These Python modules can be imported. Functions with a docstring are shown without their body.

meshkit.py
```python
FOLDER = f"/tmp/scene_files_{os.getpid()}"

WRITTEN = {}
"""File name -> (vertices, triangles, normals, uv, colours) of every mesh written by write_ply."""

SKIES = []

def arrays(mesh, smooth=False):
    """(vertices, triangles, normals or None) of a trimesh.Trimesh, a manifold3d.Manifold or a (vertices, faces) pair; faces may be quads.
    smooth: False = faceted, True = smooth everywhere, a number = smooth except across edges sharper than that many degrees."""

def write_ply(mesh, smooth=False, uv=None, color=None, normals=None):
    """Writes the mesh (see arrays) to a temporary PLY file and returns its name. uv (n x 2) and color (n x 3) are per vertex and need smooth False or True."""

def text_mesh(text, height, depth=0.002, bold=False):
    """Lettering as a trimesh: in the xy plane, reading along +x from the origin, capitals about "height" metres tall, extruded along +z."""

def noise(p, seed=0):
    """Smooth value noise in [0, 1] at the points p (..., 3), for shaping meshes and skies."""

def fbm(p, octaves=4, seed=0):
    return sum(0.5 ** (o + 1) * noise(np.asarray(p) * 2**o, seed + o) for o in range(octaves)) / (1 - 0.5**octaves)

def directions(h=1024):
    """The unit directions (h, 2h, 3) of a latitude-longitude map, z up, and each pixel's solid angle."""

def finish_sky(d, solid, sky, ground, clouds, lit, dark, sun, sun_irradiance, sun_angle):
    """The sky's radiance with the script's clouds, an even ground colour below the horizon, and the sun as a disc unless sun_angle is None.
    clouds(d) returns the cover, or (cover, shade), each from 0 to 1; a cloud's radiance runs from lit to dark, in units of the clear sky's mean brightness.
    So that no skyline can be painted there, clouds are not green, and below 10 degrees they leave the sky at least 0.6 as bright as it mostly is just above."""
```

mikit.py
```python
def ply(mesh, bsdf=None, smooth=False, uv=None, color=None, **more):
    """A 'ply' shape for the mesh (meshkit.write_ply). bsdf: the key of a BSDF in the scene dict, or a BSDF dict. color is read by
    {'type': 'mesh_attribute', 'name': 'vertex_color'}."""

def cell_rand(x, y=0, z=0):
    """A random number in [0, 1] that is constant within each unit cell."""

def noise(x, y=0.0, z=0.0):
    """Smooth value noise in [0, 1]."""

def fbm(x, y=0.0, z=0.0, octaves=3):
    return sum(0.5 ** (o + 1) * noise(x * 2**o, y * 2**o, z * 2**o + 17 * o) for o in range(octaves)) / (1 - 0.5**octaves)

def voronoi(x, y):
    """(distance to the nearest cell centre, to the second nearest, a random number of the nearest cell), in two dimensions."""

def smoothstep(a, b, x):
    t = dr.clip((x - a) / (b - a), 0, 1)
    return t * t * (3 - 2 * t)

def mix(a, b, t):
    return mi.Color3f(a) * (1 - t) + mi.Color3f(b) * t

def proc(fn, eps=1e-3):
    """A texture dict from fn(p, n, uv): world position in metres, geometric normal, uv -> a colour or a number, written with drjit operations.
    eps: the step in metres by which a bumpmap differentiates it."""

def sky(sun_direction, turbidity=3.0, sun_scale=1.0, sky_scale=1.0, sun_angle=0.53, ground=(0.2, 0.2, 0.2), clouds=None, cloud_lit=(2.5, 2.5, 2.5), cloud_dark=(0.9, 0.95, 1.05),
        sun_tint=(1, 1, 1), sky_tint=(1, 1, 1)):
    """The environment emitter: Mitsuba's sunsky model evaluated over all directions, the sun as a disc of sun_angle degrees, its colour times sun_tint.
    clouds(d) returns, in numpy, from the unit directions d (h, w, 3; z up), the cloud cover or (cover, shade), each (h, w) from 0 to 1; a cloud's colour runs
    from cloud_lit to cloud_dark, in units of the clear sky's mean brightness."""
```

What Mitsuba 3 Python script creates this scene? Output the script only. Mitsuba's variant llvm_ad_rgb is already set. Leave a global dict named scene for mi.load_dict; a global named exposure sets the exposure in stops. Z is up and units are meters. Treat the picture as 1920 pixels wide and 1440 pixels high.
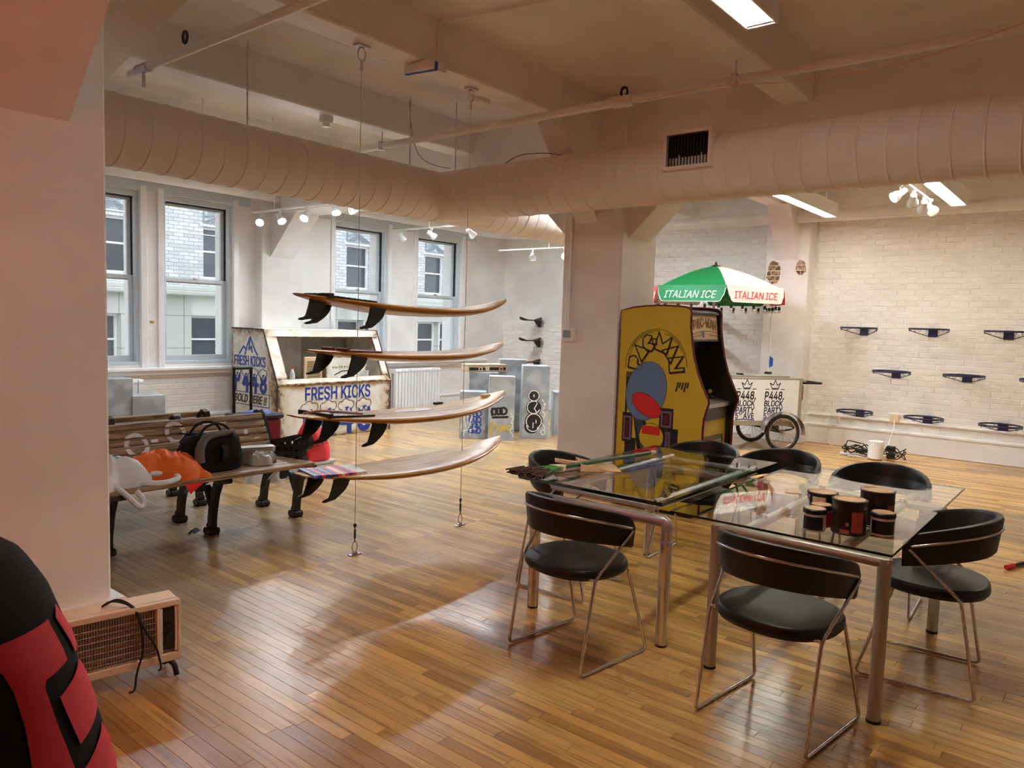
import math, random
import numpy as np, trimesh, manifold3d
import drjit as dr
import mitsuba as mi
import mikit, meshkit
from mikit import noise, fbm, voronoi, cell_rand, smoothstep, mix
from shapely.geometry import LineString, Polygon, Point, MultiPolygon, box as sbox
from shapely.ops import unary_union
from shapely import affinity

T = mi.ScalarTransform4f
PI = math.pi
scene, labels = {}, {}

# ---------------------------------------------------------------- camera, sky, light levels, exposure
EYE = 1.6
FWD = np.array([0.7742823, 0.6274499, -0.0824228])
UPV = np.array([0.0442161, 0.0762866, 0.9961051])
FOC = 1404.36
scene['camera'] = {'type': 'perspective', 'fov': 2 * math.degrees(math.atan(960 / FOC)), 'fov_axis': 'x', 'near_clip': 0.05, 'far_clip': 300.0,
                   'to_world': T().look_at(origin=[0, 0, EYE], target=[FWD[0], FWD[1], EYE + FWD[2]], up=UPV.tolist())}
exposure = 0.6
SKY, FLUOR, FILL_FLUOR, SPOT_COOL, SPOT_WARM, NEON = 14.5, 48.0, 50.0, 300.0, 60.0, 46.0
scene['sky'] = mikit.sky((0.3, 0.5, 0.8), sun_scale=0.0, sky_scale=SKY, clouds=lambda d: np.ones(d.shape[:2]), cloud_lit=(0.9, 0.98, 1.07))
rnd = random.Random(7)


# ---------------------------------------------------------------- helpers
def lin(c):
    return [float(((x / 255 + 0.055) / 1.055) ** 2.4 if x > 10 else x / 255 / 12.92) for x in c]


def mat(name, rgb=None, rough=0.5, spec=0.5, metal=0.0, fn=None, bump=None, **k):
    b = {'type': 'principled', 'base_color': mikit.proc(fn) if fn else {'type': 'rgb', 'value': lin(rgb)}, 'roughness': rough, 'specular': spec, 'metallic': metal, **k}
    if bump:
        b = {'type': 'bumpmap', 'arbitrary': mikit.proc(bump[0], bump[1]), 'scale': 1.0, 'bsdf': b}
    scene['mat_' + name] = {'type': 'twosided', 'bsdf': b}


def numbered(key):
    if not any(k == key or k.startswith(key + '__') for k in scene) and key not in labels:
        return key
    i = 1
    while True:
        k2 = f'{key}_{i:03d}'
        if k2 not in labels and k2 not in scene:
            return k2
        i += 1


def thing(name, label=None, cat=None, group=None, kind=None):
    key = numbered(name)
    labels[key] = {k: v for k, v in dict(label=label, category=cat, group=group, kind=kind).items() if v}
    return key


_count = {}


def part(parent, name, mesh, m, smooth=30, label=None, kind=None, tw=None, uv=None, **more):
    base = parent + '__' + name
    n = _count.get(base, 0)
    _count[base] = n + 1
    key = base if n == 0 else f'{base}_{n:03d}'
    d = dict(mesh) if isinstance(mesh, dict) else mikit.ply(mesh, 'mat_' + m, smooth, uv=uv, **more)
    if tw is not None:
        d['to_world'] = tw
    scene[key] = d
    if label or kind:
        labels[key] = {k: v for k, v in dict(label=label, kind=kind).items() if v}
    return key


def solo(name, mesh, m, label=None, cat=None, group=None, kind=None, smooth=30, tw=None, uv=None, **more):
    key = thing(name, label, cat, group, kind)
    d = dict(mesh) if isinstance(mesh, dict) else mikit.ply(mesh, 'mat_' + m, smooth, uv=uv, **more)
    if tw is not None:
        d['to_world'] = tw
    scene[key] = d
    return key


def shape(mesh, m, smooth=30):
    return mikit.ply(mesh, 'mat_' + m, smooth)


def cat(*ms):
    return trimesh.util.concatenate([m for m in ms if m is not None])


def cbox(x0, x1, y0, y1, z0, z1, b=0.004):
    """A box with chamfered edges."""
    x0, x1 = sorted((x0, x1)); y0, y1 = sorted((y0, y1)); z0, z1 = sorted((z0, z1))
    b = min(b, (x1 - x0) / 3, (y1 - y0) / 3, (z1 - z0) / 3)
    if b <= 0.0003:
        m = trimesh.creation.box(extents=(x1 - x0, y1 - y0, z1 - z0))
        m.apply_translation(((x0 + x1) / 2, (y0 + y1) / 2, (z0 + z1) / 2))
        return m
    pts = []
    for X, sx in ((x0, 1), (x1, -1)):
        for Y, sy in ((y0, 1), (y1, -1)):
            for Z, sz in ((z0, 1), (z1, -1)):
                pts += [(X, Y + sy * b, Z + sz * b), (X + sx * b, Y, Z + sz * b), (X + sx * b, Y + sy * b, Z)]
    return trimesh.convex.convex_hull(np.array(pts))


def hull(pts):
    return trimesh.convex.convex_hull(np.array(pts, float))


def tube(pts, r, n=8, closed=False):
    """A round bar swept along a polyline."""
    p = np.asarray(pts, float)
    m = len(p)
    if closed:
        t = np.roll(p, -1, 0) - np.roll(p, 1, 0)
    else:
        t = np.gradient(p, axis=0)
    t /= np.linalg.norm(t, axis=1, keepdims=True) + 1e-12
    a = np.cross(t[0], [0, 0, 1.0] if abs(t[0][2]) < 0.9 else [1.0, 0, 0])
    frames = []
    for i in range(m):
        a = a - t[i] * (a @ t[i])
        a /= np.linalg.norm(a) + 1e-12
        frames.append((a, np.cross(t[i], a)))
    ang = np.arange(n) * 2 * PI / n
    rr = np.broadcast_to(r, (m,))
    v = np.array([p[i] + rr[i] * (np.cos(ang)[:, None] * frames[i][0] + np.sin(ang)[:, None] * frames[i][1]) for i in range(m)]).reshape(-1, 3)
    f = []
    for i in range(m if closed else m - 1):
        j = (i + 1) % m
        for k in range(n):
            k2 = (k + 1) % n
            f += [(i * n + k, i * n + k2, j * n + k2), (i * n + k, j * n + k2, j * n + k)]
    if not closed:
        for i, s in ((0, -1), (m - 1, 1)):
            c = len(v)
            v = np.vstack([v, p[i]])
            for k in range(n):
                k2 = (k + 1) % n
                f.append((i * n + k, i * n + k2, c) if s > 0 else (i * n + k2, i * n + k, c))
    return trimesh.Trimesh(v, np.array(f), process=False)


def cyl(p0, p1, r, n=16, r1=None):
    return tube([p0, p1], [r, r if r1 is None else r1], n)


def lathe(prof, n=32):
    """prof: (radius, z) pairs from bottom to top."""
    return trimesh.creation.revolve(np.array([[max(a, 0), b] for a, b in prof], float), sections=n)


def arc(cx, cy, r, a0, a1, n=16):
    return [(cx + r * math.cos(math.radians(a0 + (a1 - a0) * i / n)), cy + r * math.sin(math.radians(a0 + (a1 - a0) * i / n))) for i in range(n + 1)]


def rounded(pts, r=0.03, n=4):
    """Round the corners of a 3-D polyline."""
    p = [np.array(q, float) for q in pts]
    out = [p[0]]
    for i in range(1, len(p) - 1):
        a, b, c = p[i - 1], p[i], p[i + 1]
        ra, rc = min(r, np.linalg.norm(a - b) / 2.1), min(r, np.linalg.norm(c - b) / 2.1)
        q0, q1 = b + (a - b) / np.linalg.norm(a - b) * ra, b + (c - b) / np.linalg.norm(c - b) * rc
        out += [(1 - t) ** 2 * q0 + 2 * t * (1 - t) * b + t * t * q1 for t in np.linspace(0, 1, n + 1)]
    return out + [p[-1]]


def extrude(shp, d):
    ms = [trimesh.creation.extrude_polygon(g, d, engine='earcut') for g in getattr(shp, 'geoms', [shp]) if g.geom_type == 'Polygon' and g.area > 1e-9]
    return trimesh.util.concatenate(ms)


def put(mesh, o, u, v):
    """Move a mesh from its local x, y, z to the directions u, v, u x v at the point o."""
    u, v = np.array(u, float), np.array(v, float)
    w = np.cross(u, v)
    M = np.eye(4)
    M[:3, 0], M[:3, 1], M[:3, 2], M[:3, 3] = u, v, w, o
    m = mesh.copy()
    m.apply_transform(M)
    return m


def rotz(mesh, deg, at=(0, 0, 0)):
    m = mesh.copy()
    m.apply_transform(trimesh.transformations.rotation_matrix(math.radians(deg), [0, 0, 1], at))
    return m


def moved(mesh, x=0, y=0, z=0):
    m = mesh.copy()
    m.apply_translation((x, y, z))
    return m


def text(s, h, w=None, d=0.002, bold=True, shear=0.0):
    """Lettering of cap height h, squeezed to the width w, from the origin along +x."""
    m = meshkit.text_mesh(s, h, d, bold)
    m.apply_translation((-m.bounds[0][0], 0, 0))
    if w:
        m.apply_scale((w / m.extents[0], 1, 1))
    if shear:
        v = m.vertices.copy()
        v[:, 0] += shear * v[:, 1]
        m.vertices = v
    return m


def strokes(lines, w, cap=1):
    """Brush strokes as one flat shape."""
    return unary_union([LineString(l).buffer(w / 2, cap_style=cap, join_style=1, quad_segs=3) for l in lines])


def crumple(rx, ry, h, seed, n=26, rough=0.5, freq=3.0):
    """A heap of crumpled cloth, flat underneath."""
    u = np.linspace(-1, 1, n)
    X, Y = np.meshgrid(u, u, indexing='ij')
    ang, rad = np.arctan2(Y, X), np.maximum(np.abs(X), np.abs(Y))
    wob = 1 + 0.22 * np.sin(3 * ang + seed) + 0.12 * np.sin(5 * ang + 2 * seed)
    px, py = rad * np.cos(ang) * rx * wob, rad * np.sin(ang) * ry * wob
    p = np.stack([px / rx * freq, py / rx * freq, np.full_like(px, seed * 3.1)], -1)
    ridge = 1 - np.abs(2 * meshkit.fbm(p, 3, seed) - 1)
    z = h * np.sqrt(np.clip(1 - rad ** 2, 0, 1)) * (1 - rough + rough * ridge * 1.3)
    z = np.where(rad > 0.97, 0.0, np.maximum(z, 0.004))
    v = np.stack([px, py, z], -1).reshape(-1, 3)
    f = []
    for i in range(n - 1):
        for j in range(n - 1):
            a, b, c, e = i * n + j, (i + 1) * n + j, (i + 1) * n + j + 1, i * n + j + 1
            f += [(a, b, c), (a, c, e)]
    return trimesh.Trimesh(v, np.array(f), process=False)


def project(p):
    q = np.asarray(p, float) - (0, 0, EYE)
    R = np.cross(FWD, UPV)
    c = np.stack([q @ R, -(q @ UPV), q @ FWD], -1)
    return c[..., :2] / np.maximum(c[..., 2:], 0.05) * FOC + (960, 720), c[..., 2]


# ---------------------------------------------------------------- materials
def wood_floor(p, n, uv):
    g = fbm(p.x * 90, p.y * 4 + uv.x * 50, uv.y * 40, 3)
    ring = fbm(p.x * 24 + uv.x * 31, p.y * 1.3 + uv.y * 17, 0.0, 3)
    c = mix(lin((206, 162, 94)), lin((160, 118, 66)), smoothstep(0.1, 1.0, uv.x))
    c = mix(c, lin((214, 174, 106)), smoothstep(0.8, 0.95, uv.y) * 0.6)
    c = mix(c, lin((130, 94, 60)), smoothstep(0.5, 0.8, ring) * 0.4)
    c = mix(c, lin((104, 76, 50)), smoothstep(0.52, 0.75, g) * 0.45)
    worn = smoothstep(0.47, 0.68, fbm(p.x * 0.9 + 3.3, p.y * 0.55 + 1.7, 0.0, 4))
    overlit_grey = smoothstep(3.0, 5.5, p.y + 0.6 * fbm(p.x * 1.3, p.y * 0.8, 4.0, 3))      # window side greyed in the colour to offset its over-bright light
    return mix(c, lin((134, 116, 96)), dr.minimum(worn * 0.6 + overlit_grey * 0.42, 0.75))


def wood_floor_rough(p, n, uv):
    worn = smoothstep(0.45, 0.7, fbm(p.x * 0.9 + 3.3, p.y * 0.55 + 1.7, 0.0, 4))
    return 0.16 + 0.1 * fbm(p.x * 30, p.y * 3, uv.x * 9, 3) + 0.12 * worn


def rusty(p, n, uv):
    e = dr.minimum(dr.minimum(uv.x, 1 - uv.x), dr.minimum(uv.y, 1 - uv.y))
    a = fbm(p.x * 7 + p.y * 5, p.z * 6, p.y * 7, 4)
    c = mix(lin((234, 232, 224)), lin((212, 206, 188)), smoothstep(0.4, 0.65, a))
    r = smoothstep(0.13, 0.0, e + 0.25 * (a - 0.45))
    c = mix(c, lin((170, 128, 66)), r * 0.75)
    return mix(c, lin((84, 62, 42)), smoothstep(0.05, 0.0, e + 0.12 * (fbm(p.x * 25, p.z * 25, p.y * 25, 3) - 0.45)) * 0.9)


def surf(p, n, uv):
    g = fbm(p.x * 3, p.y * 60, p.z * 60, 3)
    c = mix(lin((200, 158, 92)), lin((176, 130, 66)), smoothstep(0.3, 0.7, g))
    return mix(c, lin((158, 106, 46)), smoothstep(0.55, 0.75, fbm(p.x * 5, p.y * 9, p.z * 3, 3)) * 0.5)


def surf_edge(p, n, uv):
    g = fbm(p.x * 3, p.y * 30, p.z * 60, 3)
    return mix(lin((172, 112, 40)), lin((144, 90, 32)), smoothstep(0.3, 0.7, g))


def bench_wood(p, n, uv):
    g = fbm(p.x * 3 + uv.x * 20, p.y * 40, p.z * 60, 3)
    c = mix(lin((172, 140, 104)), lin((112, 86, 62)), smoothstep(0.35, 0.65, g))
    return mix(c, lin((190, 160, 122)), smoothstep(0.55, 0.7, fbm(p.x * 1.4, p.z * 9, 0.0, 3)) * 0.5)


def concrete(p, n, uv):
    a = fbm(p.x * 6, p.y * 6, p.z * 6, 4)
    return mix(lin((146, 152, 158)), lin((178, 184, 188)), smoothstep(0.35, 0.65, a))


def white_brick_far(p, n, uv):
    row = dr.floor(p.z / 0.085)
    x = p.x / 0.24 + 0.5 * (row - 2 * dr.floor(row / 2))
    fx, fz = x - dr.floor(x), p.z / 0.085 - row
    joint = dr.maximum(smoothstep(0.07, 0.03, fx), smoothstep(0.2, 0.08, fz))
    c = mix(lin((232, 236, 238)), lin((206, 208, 208)), cell_rand(dr.floor(x), row))
    return mix(c, lin((150, 152, 154)), joint)


def limestone(p, n, uv):
    a = fbm(p.x * 1.2, p.z * 1.2, 0.0, 3)
    fx, fz = p.x / 1.45 - dr.floor(p.x / 1.45), p.z / 0.75 - dr.floor(p.z / 0.75)
    j = dr.maximum(smoothstep(0.02, 0.008, fx), smoothstep(0.035, 0.015, fz))
    return mix(mix(lin((222, 222, 214)), lin((200, 200, 192)), smoothstep(0.4, 0.6, a)), lin((150, 148, 140)), j)


def paint_soft(p, n, uv):
    a = fbm(p.x * 1.7, p.y * 1.7, p.z * 1.7, 4)
    return mix(lin((236, 234, 231)), lin((224, 221, 217)), smoothstep(0.35, 0.65, a))


def brick_paint(p, n, uv):
    a = fbm(p.x * 3, p.y * 3, p.z * 6, 3)
    return mix(lin((236, 233, 228)), lin((228, 225, 219)), smoothstep(0.35, 0.7, a))


def old_brick(p, n, uv):
    a = fbm(p.x * 25, p.y * 25, p.z * 25, 3)
    return mix(lin((176, 146, 112)), lin((92, 62, 46)), smoothstep(0.35, 0.65, a))


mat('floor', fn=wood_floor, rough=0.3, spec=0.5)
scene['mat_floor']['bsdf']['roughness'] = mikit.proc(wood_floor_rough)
mat('subfloor', (38, 26, 18), 0.8)
mat('paint', fn=paint_soft, rough=0.55, spec=0.3)
mat('brickpaint', fn=brick_paint, rough=0.5, spec=0.35)
mat('oldbrick', fn=old_brick, rough=0.9)
mat('bounce_red', (120, 30, 26), 0.6)
mat('trimpaint', (236, 236, 235), 0.4)
mat('ductpaint', (222, 208, 196), 0.5)
mat('windowgrey', (196, 204, 208), 0.4)
mat('rubberblack', (18, 18, 20), 0.6)
mat('black', (14, 14, 15), 0.45)
mat('gloss', (9, 9, 10), 0.2, clearcoat=0.6, clearcoat_gloss=0.9)
mat('iron', (10, 10, 11), 0.25, clearcoat=0.5, clearcoat_gloss=0.85)
mat('leather', (16, 16, 17), 0.42, spec=0.45)
scene['mat_chrome'] = {'type': 'twosided', 'bsdf': {'type': 'roughconductor', 'material': 'Cr', 'alpha': 0.06, 'distribution': 'ggx'}}
scene['mat_steel'] = {'type': 'twosided', 'bsdf': {'type': 'roughconductor', 'material': 'Cr', 'alpha': 0.22, 'distribution': 'ggx'}}
scene['mat_pane'] = {'type': 'thindielectric', 'int_ior': 1.5}
scene['mat_tableglass'] = {'type': 'thindielectric', 'int_ior': 1.52, 'specular_transmittance': {'type': 'rgb', 'value': [0.86, 0.92, 0.89]}}
mat('glassedge', (8, 40, 34), 0.12, spec=0.7)
mat('glassedgedark', (20, 28, 26), 0.12, spec=0.7)
mat('rusty', fn=rusty, rough=0.6)
mat('greyboard', (176, 174, 164), 0.6)
mat('blueink', (34, 62, 150), 0.5)
mat('navy', (24, 26, 70), 0.4)
mat('ink', (16, 16, 20), 0.5)
mat('white', (238, 238, 236), 0.45)
mat('whitegloss', (232, 234, 234), 0.25)
mat('cream', (226, 206, 174), 0.5)
mat('yellow', (200, 172, 52), 0.4)
mat('maroon', (96, 16, 26), 0.4)
mat('red', (206, 34, 40), 0.5)
mat('shirtred', (214, 66, 80), 0.8)
mat('redbag', (232, 52, 62), 0.45)
mat('slateblue', (98, 124, 168), 0.45)
mat('mauve', (112, 84, 112), 0.5)
mat('green', (6, 118, 62), 0.55)
mat('darkgreen', (18, 66, 36), 0.4)
mat('pink', (232, 120, 140), 0.55)
mat('orange', (226, 102, 26), 0.65)
mat('clearish', (214, 216, 218), 0.2, spec=0.8)
mat('milky', (224, 222, 224), 0.4)
mat('greycloth', (110, 104, 102), 0.85)
mat('blackcloth', (13, 13, 15), 0.9)
mat('surf', fn=surf, rough=0.25, clearcoat=0.5, clearcoat_gloss=0.9)
mat('surfedge', fn=surf_edge, rough=0.2, clearcoat=0.6, clearcoat_gloss=0.9)
mat('bench', fn=bench_wood, rough=0.5)
mat('concrete', fn=concrete, rough=0.6)
mat('farbrick', fn=white_brick_far, rough=0.8)
mat('limestone', fn=limestone, rough=0.8)
mat('fargreen', (196, 200, 192), 0.7)
mat('farglass', (70, 78, 86), 0.12, spec=0.8)
mat('fargrey', (150, 160, 168), 0.7)
mat('tape', (28, 84, 190), 0.6)
mat('tan', (222, 190, 150), 0.55)
mat('copper', (150, 96, 66), 0.5)
mat('coffee', (40, 20, 18), 0.35)
mat('labelred', (178, 84, 72), 0.5)
mat('brown', (66, 46, 34), 0.9)
mat('bristle', (70, 120, 60), 0.8)
mat('gold', (168, 134, 60), 0.6)
mat('oliverib', (128, 118, 86), 0.6)
mat('silvergrey', (170, 166, 152), 0.35, metal=0.3)
scene['mat_lampoff'] = {'type': 'diffuse', 'reflectance': {'type': 'rgb', 'value': 0.6}}


def glow(rgb, k):
    return {'emitter': {'type': 'area', 'radiance': {'type': 'rgb', 'value': [float(c * k) for c in rgb]}}}


# ---------------------------------------------------------------- the room
def struct(name, mesh, m, smooth=30, label=None):
    return solo(name, mesh, m, label, None, None, 'structure', smooth)


XR, YB, ZC, XL, YF = 11.15, 9.3, 3.63, -1.2, -4.0
struct('floor', cbox(XL, XR + 0.2, YF, YB + 0.45, -0.15, -0.004, 0), 'subfloor', False)


def plank_mesh(x0, x1, y0, y1):
    b, d = 0.0007, 0.004
    v = [(x0, y0, -d), (x1, y0, -d), (x1, y1, -d), (x0, y1, -d), (x0 + b, y0 + b, 0), (x1 - b, y0 + b, 0), (x1 - b, y1 - b, 0), (x0 + b, y1 - b, 0)]
    f = [(4, 5, 6), (4, 6, 7)]
    for i in range(4):
        j = (i + 1) % 4
        f += [(i, j, 4 + j), (i, 4 + j, 4 + i)]
    return np.array(v), np.array(f)


planks = []
PW = 0.0575
for i in range(int((XR + 1.2) / PW)):
    x0 = -1.2 + i * PW
    y = -1.5 - rnd.random() * 0.8
    while y < YB:
        y1 = y + rnd.choice((0.45, 0.6, 0.75, 0.95, 1.2, 1.5))
        if x0 < 4.7 and y < 3.905 < y1:
            y1 = 3.905
        y1 = min(y1, YB)
        if y1 - y > 0.05:
            planks.append((x0 + 0.0003, x0 + PW - 0.0003, y, y1 - 0.0008, rnd.random(), rnd.random()))
        y = y1


def plank_pixels(q):
    x0, x1, y0, y1 = q[:4]
    c, z = project(np.array([(x0, y0, 0), (x1, y0, 0), (x1, y1, 0), (x0, y1, 0)]))
    if (z < 0.3).any():
        return 0
    c = np.clip(c, (0, 0), (1920, 1440))
    return abs(0.5 * sum(c[i][0] * c[(i + 1) % 4][1] - c[(i + 1) % 4][0] * c[i][1] for i in range(4)))


planks.sort(key=lambda q: -plank_pixels(q))
for q in planks[:300]:
    v, f = plank_mesh(*q[:4])
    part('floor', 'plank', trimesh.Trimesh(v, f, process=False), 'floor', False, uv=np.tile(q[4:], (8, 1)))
vs, fs, us = [], [], []
for k, q in enumerate(planks[300:]):
    v, f = plank_mesh(*q[:4])
    vs.append(v); fs.append(f + 8 * k); us.append(np.tile(q[4:], (8, 1)))
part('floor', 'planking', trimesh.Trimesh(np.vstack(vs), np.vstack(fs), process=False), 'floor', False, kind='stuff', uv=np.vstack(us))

struct('ceiling', cbox(XL, XR, YF, YB + 0.45, ZC, ZC + 0.2, 0), 'paint', False)
WIN = [(3.25, 4.25), (4.53, 5.47), (7.135, 8.19), (8.84, 9.93)]
Z0, Z1 = 0.93, 3.03
hole = [sbox(a, Z0, b, Z1) for a, b in WIN]
w = extrude(sbox(XL, 0, XR + 0.2, ZC).difference(unary_union(hole)), 0.45)
struct('wall_back', put(w, (0, YB + 0.45, 0), (1, 0, 0), (0, 0, 1)), 'paint', False)
struct('wall_right', cbox(XR, XR + 0.2, YF, YB, 0, ZC, 0), 'paint', False)
struct('wall_left', cbox(XL - 0.2, XL, YF, YB + 0.45, 0, ZC, 0), 'bounce_red', False)  # unseen wall, set close and painted red to bounce red light
struct('wall_front', cbox(XL - 0.2, XR + 0.2, YF - 0.2, YF, 0, ZC, 0), 'paint', False)


def bricks(wall, to3, spans, z0, z1, m, keep, avoid=(), pitch=0.0755, length=0.212, proud=0.004):
    """Painted bricks standing a few millimetres proud of the wall; the nearest ones are parts, the others one part."""
    items = []
    for s0, s1 in spans:
        for r in range(int((z1 - z0) / pitch)):
            z = z0 + r * pitch
            u = s0 - (r % 2) * length / 2
            while u < s1 - 0.03:
                a, b = max(u + 0.004, s0), min(u + length - 0.004, s1)
                if b - a > 0.03 and not any(a < q[1] and b > q[0] and z < q[3] and z + pitch > q[2] for q in avoid):
                    d, t = proud * (0.7 + 0.5 * rnd.random()), 0.003 * (rnd.random() - 0.5)
                    zz = z + t
                    e = 0.004
                    loc = [(a, zz + 0.0035, 0), (b, zz + 0.0035, 0), (b, zz + pitch - 0.0035, 0), (a, zz + pitch - 0.0035, 0),
                           (a + e, zz + 0.0035 + e, d), (b - e, zz + 0.0035 + e, d), (b - e, zz + pitch - 0.0035 - e, d), (a + e, zz + pitch - 0.0035 - e, d)]
                    items.append(np.array([to3(*q) for q in loc]))
                u += length
    f = np.array([(4, 5, 6), (4, 6, 7)] + [q for i in range(4) for q in ((i, (i + 1) % 4, 4 + (i + 1) % 4), (i, 4 + (i + 1) % 4, 4 + i))])

    def size(v):
        c, z = project(v[4:])
        return 0 if (c < 0).any() or (c > (1920, 1440)).any() else abs(np.cross(c[1] - c[0], c[3] - c[0]).item() if False else (c[1] - c[0])[0] * (c[3] - c[0])[1] - (c[1] - c[0])[1] * (c[3] - c[0])[0])
    items.sort(key=lambda v: -size(v))
    for v in items[:keep]:
        part(wall, 'brick', trimesh.Trimesh(v, f, process=False), m, False)
    if items[keep:]:
        part(wall, 'brickwork', trimesh.Trimesh(np.vstack(items[keep:]), np.vstack([f + 8 * k for k in range(len(items) - keep)]), process=False), m, False, kind='stuff')


def right_wall(u, z, d):
    return (XR - d, u, z)


bricks('wall_right', right_wall, [(-1.2, 3.48), (4.13, 7.9)], 0.31, 3.3, 'brickpaint', 300)
bricks('wall_right', right_wall, [(7.9, 9.28)], 0.31, 1.6, 'brickpaint', 0)
bricks('wall_back', lambda u, z, d: (u, YB - d, z), [(1.6, 5.7), (6.5, 11.1)], 0.31, 0.84, 'brickpaint', 0)

# skirting boards and the painted pilaster of the right wall
struct('baseboard_right', cat(cbox(XR - 0.06, XR, YF, 3.48, 0, 0.29, 0.008), cbox(XR - 0.075, XR, YF, 3.48, 0.255, 0.29, 0.006),
                              cbox(XR - 0.06, XR, 4.13, YB, 0, 0.29, 0.008), cbox(XR - 0.33, XR, 3.44, 4.17, 0, 0.29, 0.008)), 'trimpaint')
struct('baseboard_back', cat(cbox(XL, XR - 0.06, YB - 0.06, YB, 0, 0.29, 0.008), cbox(XL, XR - 0.06, YB - 0.075, YB, 0.255, 0.29, 0.006)), 'trimpaint')
struct('trim_1', cat(cbox(1.6, 10.6, YB - 0.11, YB, 0.86, 0.90, 0.008), cbox(1.6, 10.6, YB - 0.07, YB, 0.81, 0.862, 0.006)), 'trimpaint')  # window sill
struct('trim_2', cbox(1.6, 5.72, YB - 0.02, YB, Z1 + 0.005, Z1 + 0.12, 0.006), 'windowgrey')
struct('trim_3', cbox(6.85, 10.3, YB - 0.02, YB, Z1 + 0.005, Z1 + 0.12, 0.006), 'windowgrey')

pil = struct('pilaster', cbox(XR - 0.28, XR, 3.5, 4.12, 0.29, ZC, 0.012), 'paint')
part(pil, 'bracket', hull([(XR - 0.27, y, z) for y in (3.65, 3.97) for z in (2.59, 3.33)] + [(XR - 0.75, y, 3.33) for y in (3.65, 3.97)]), 'paint', False)


def blob_patch(cy, cz, ry, rz, seed):
    r = random.Random(seed)
    pts = [(cy + ry * (0.75 + 0.4 * r.random()) * math.cos(a), cz + rz * (0.75 + 0.4 * r.random()) * math.sin(a)) for a in np.linspace(0, 2 * PI, 15)[:-1]]
    return Polygon(pts).buffer(0)


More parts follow.
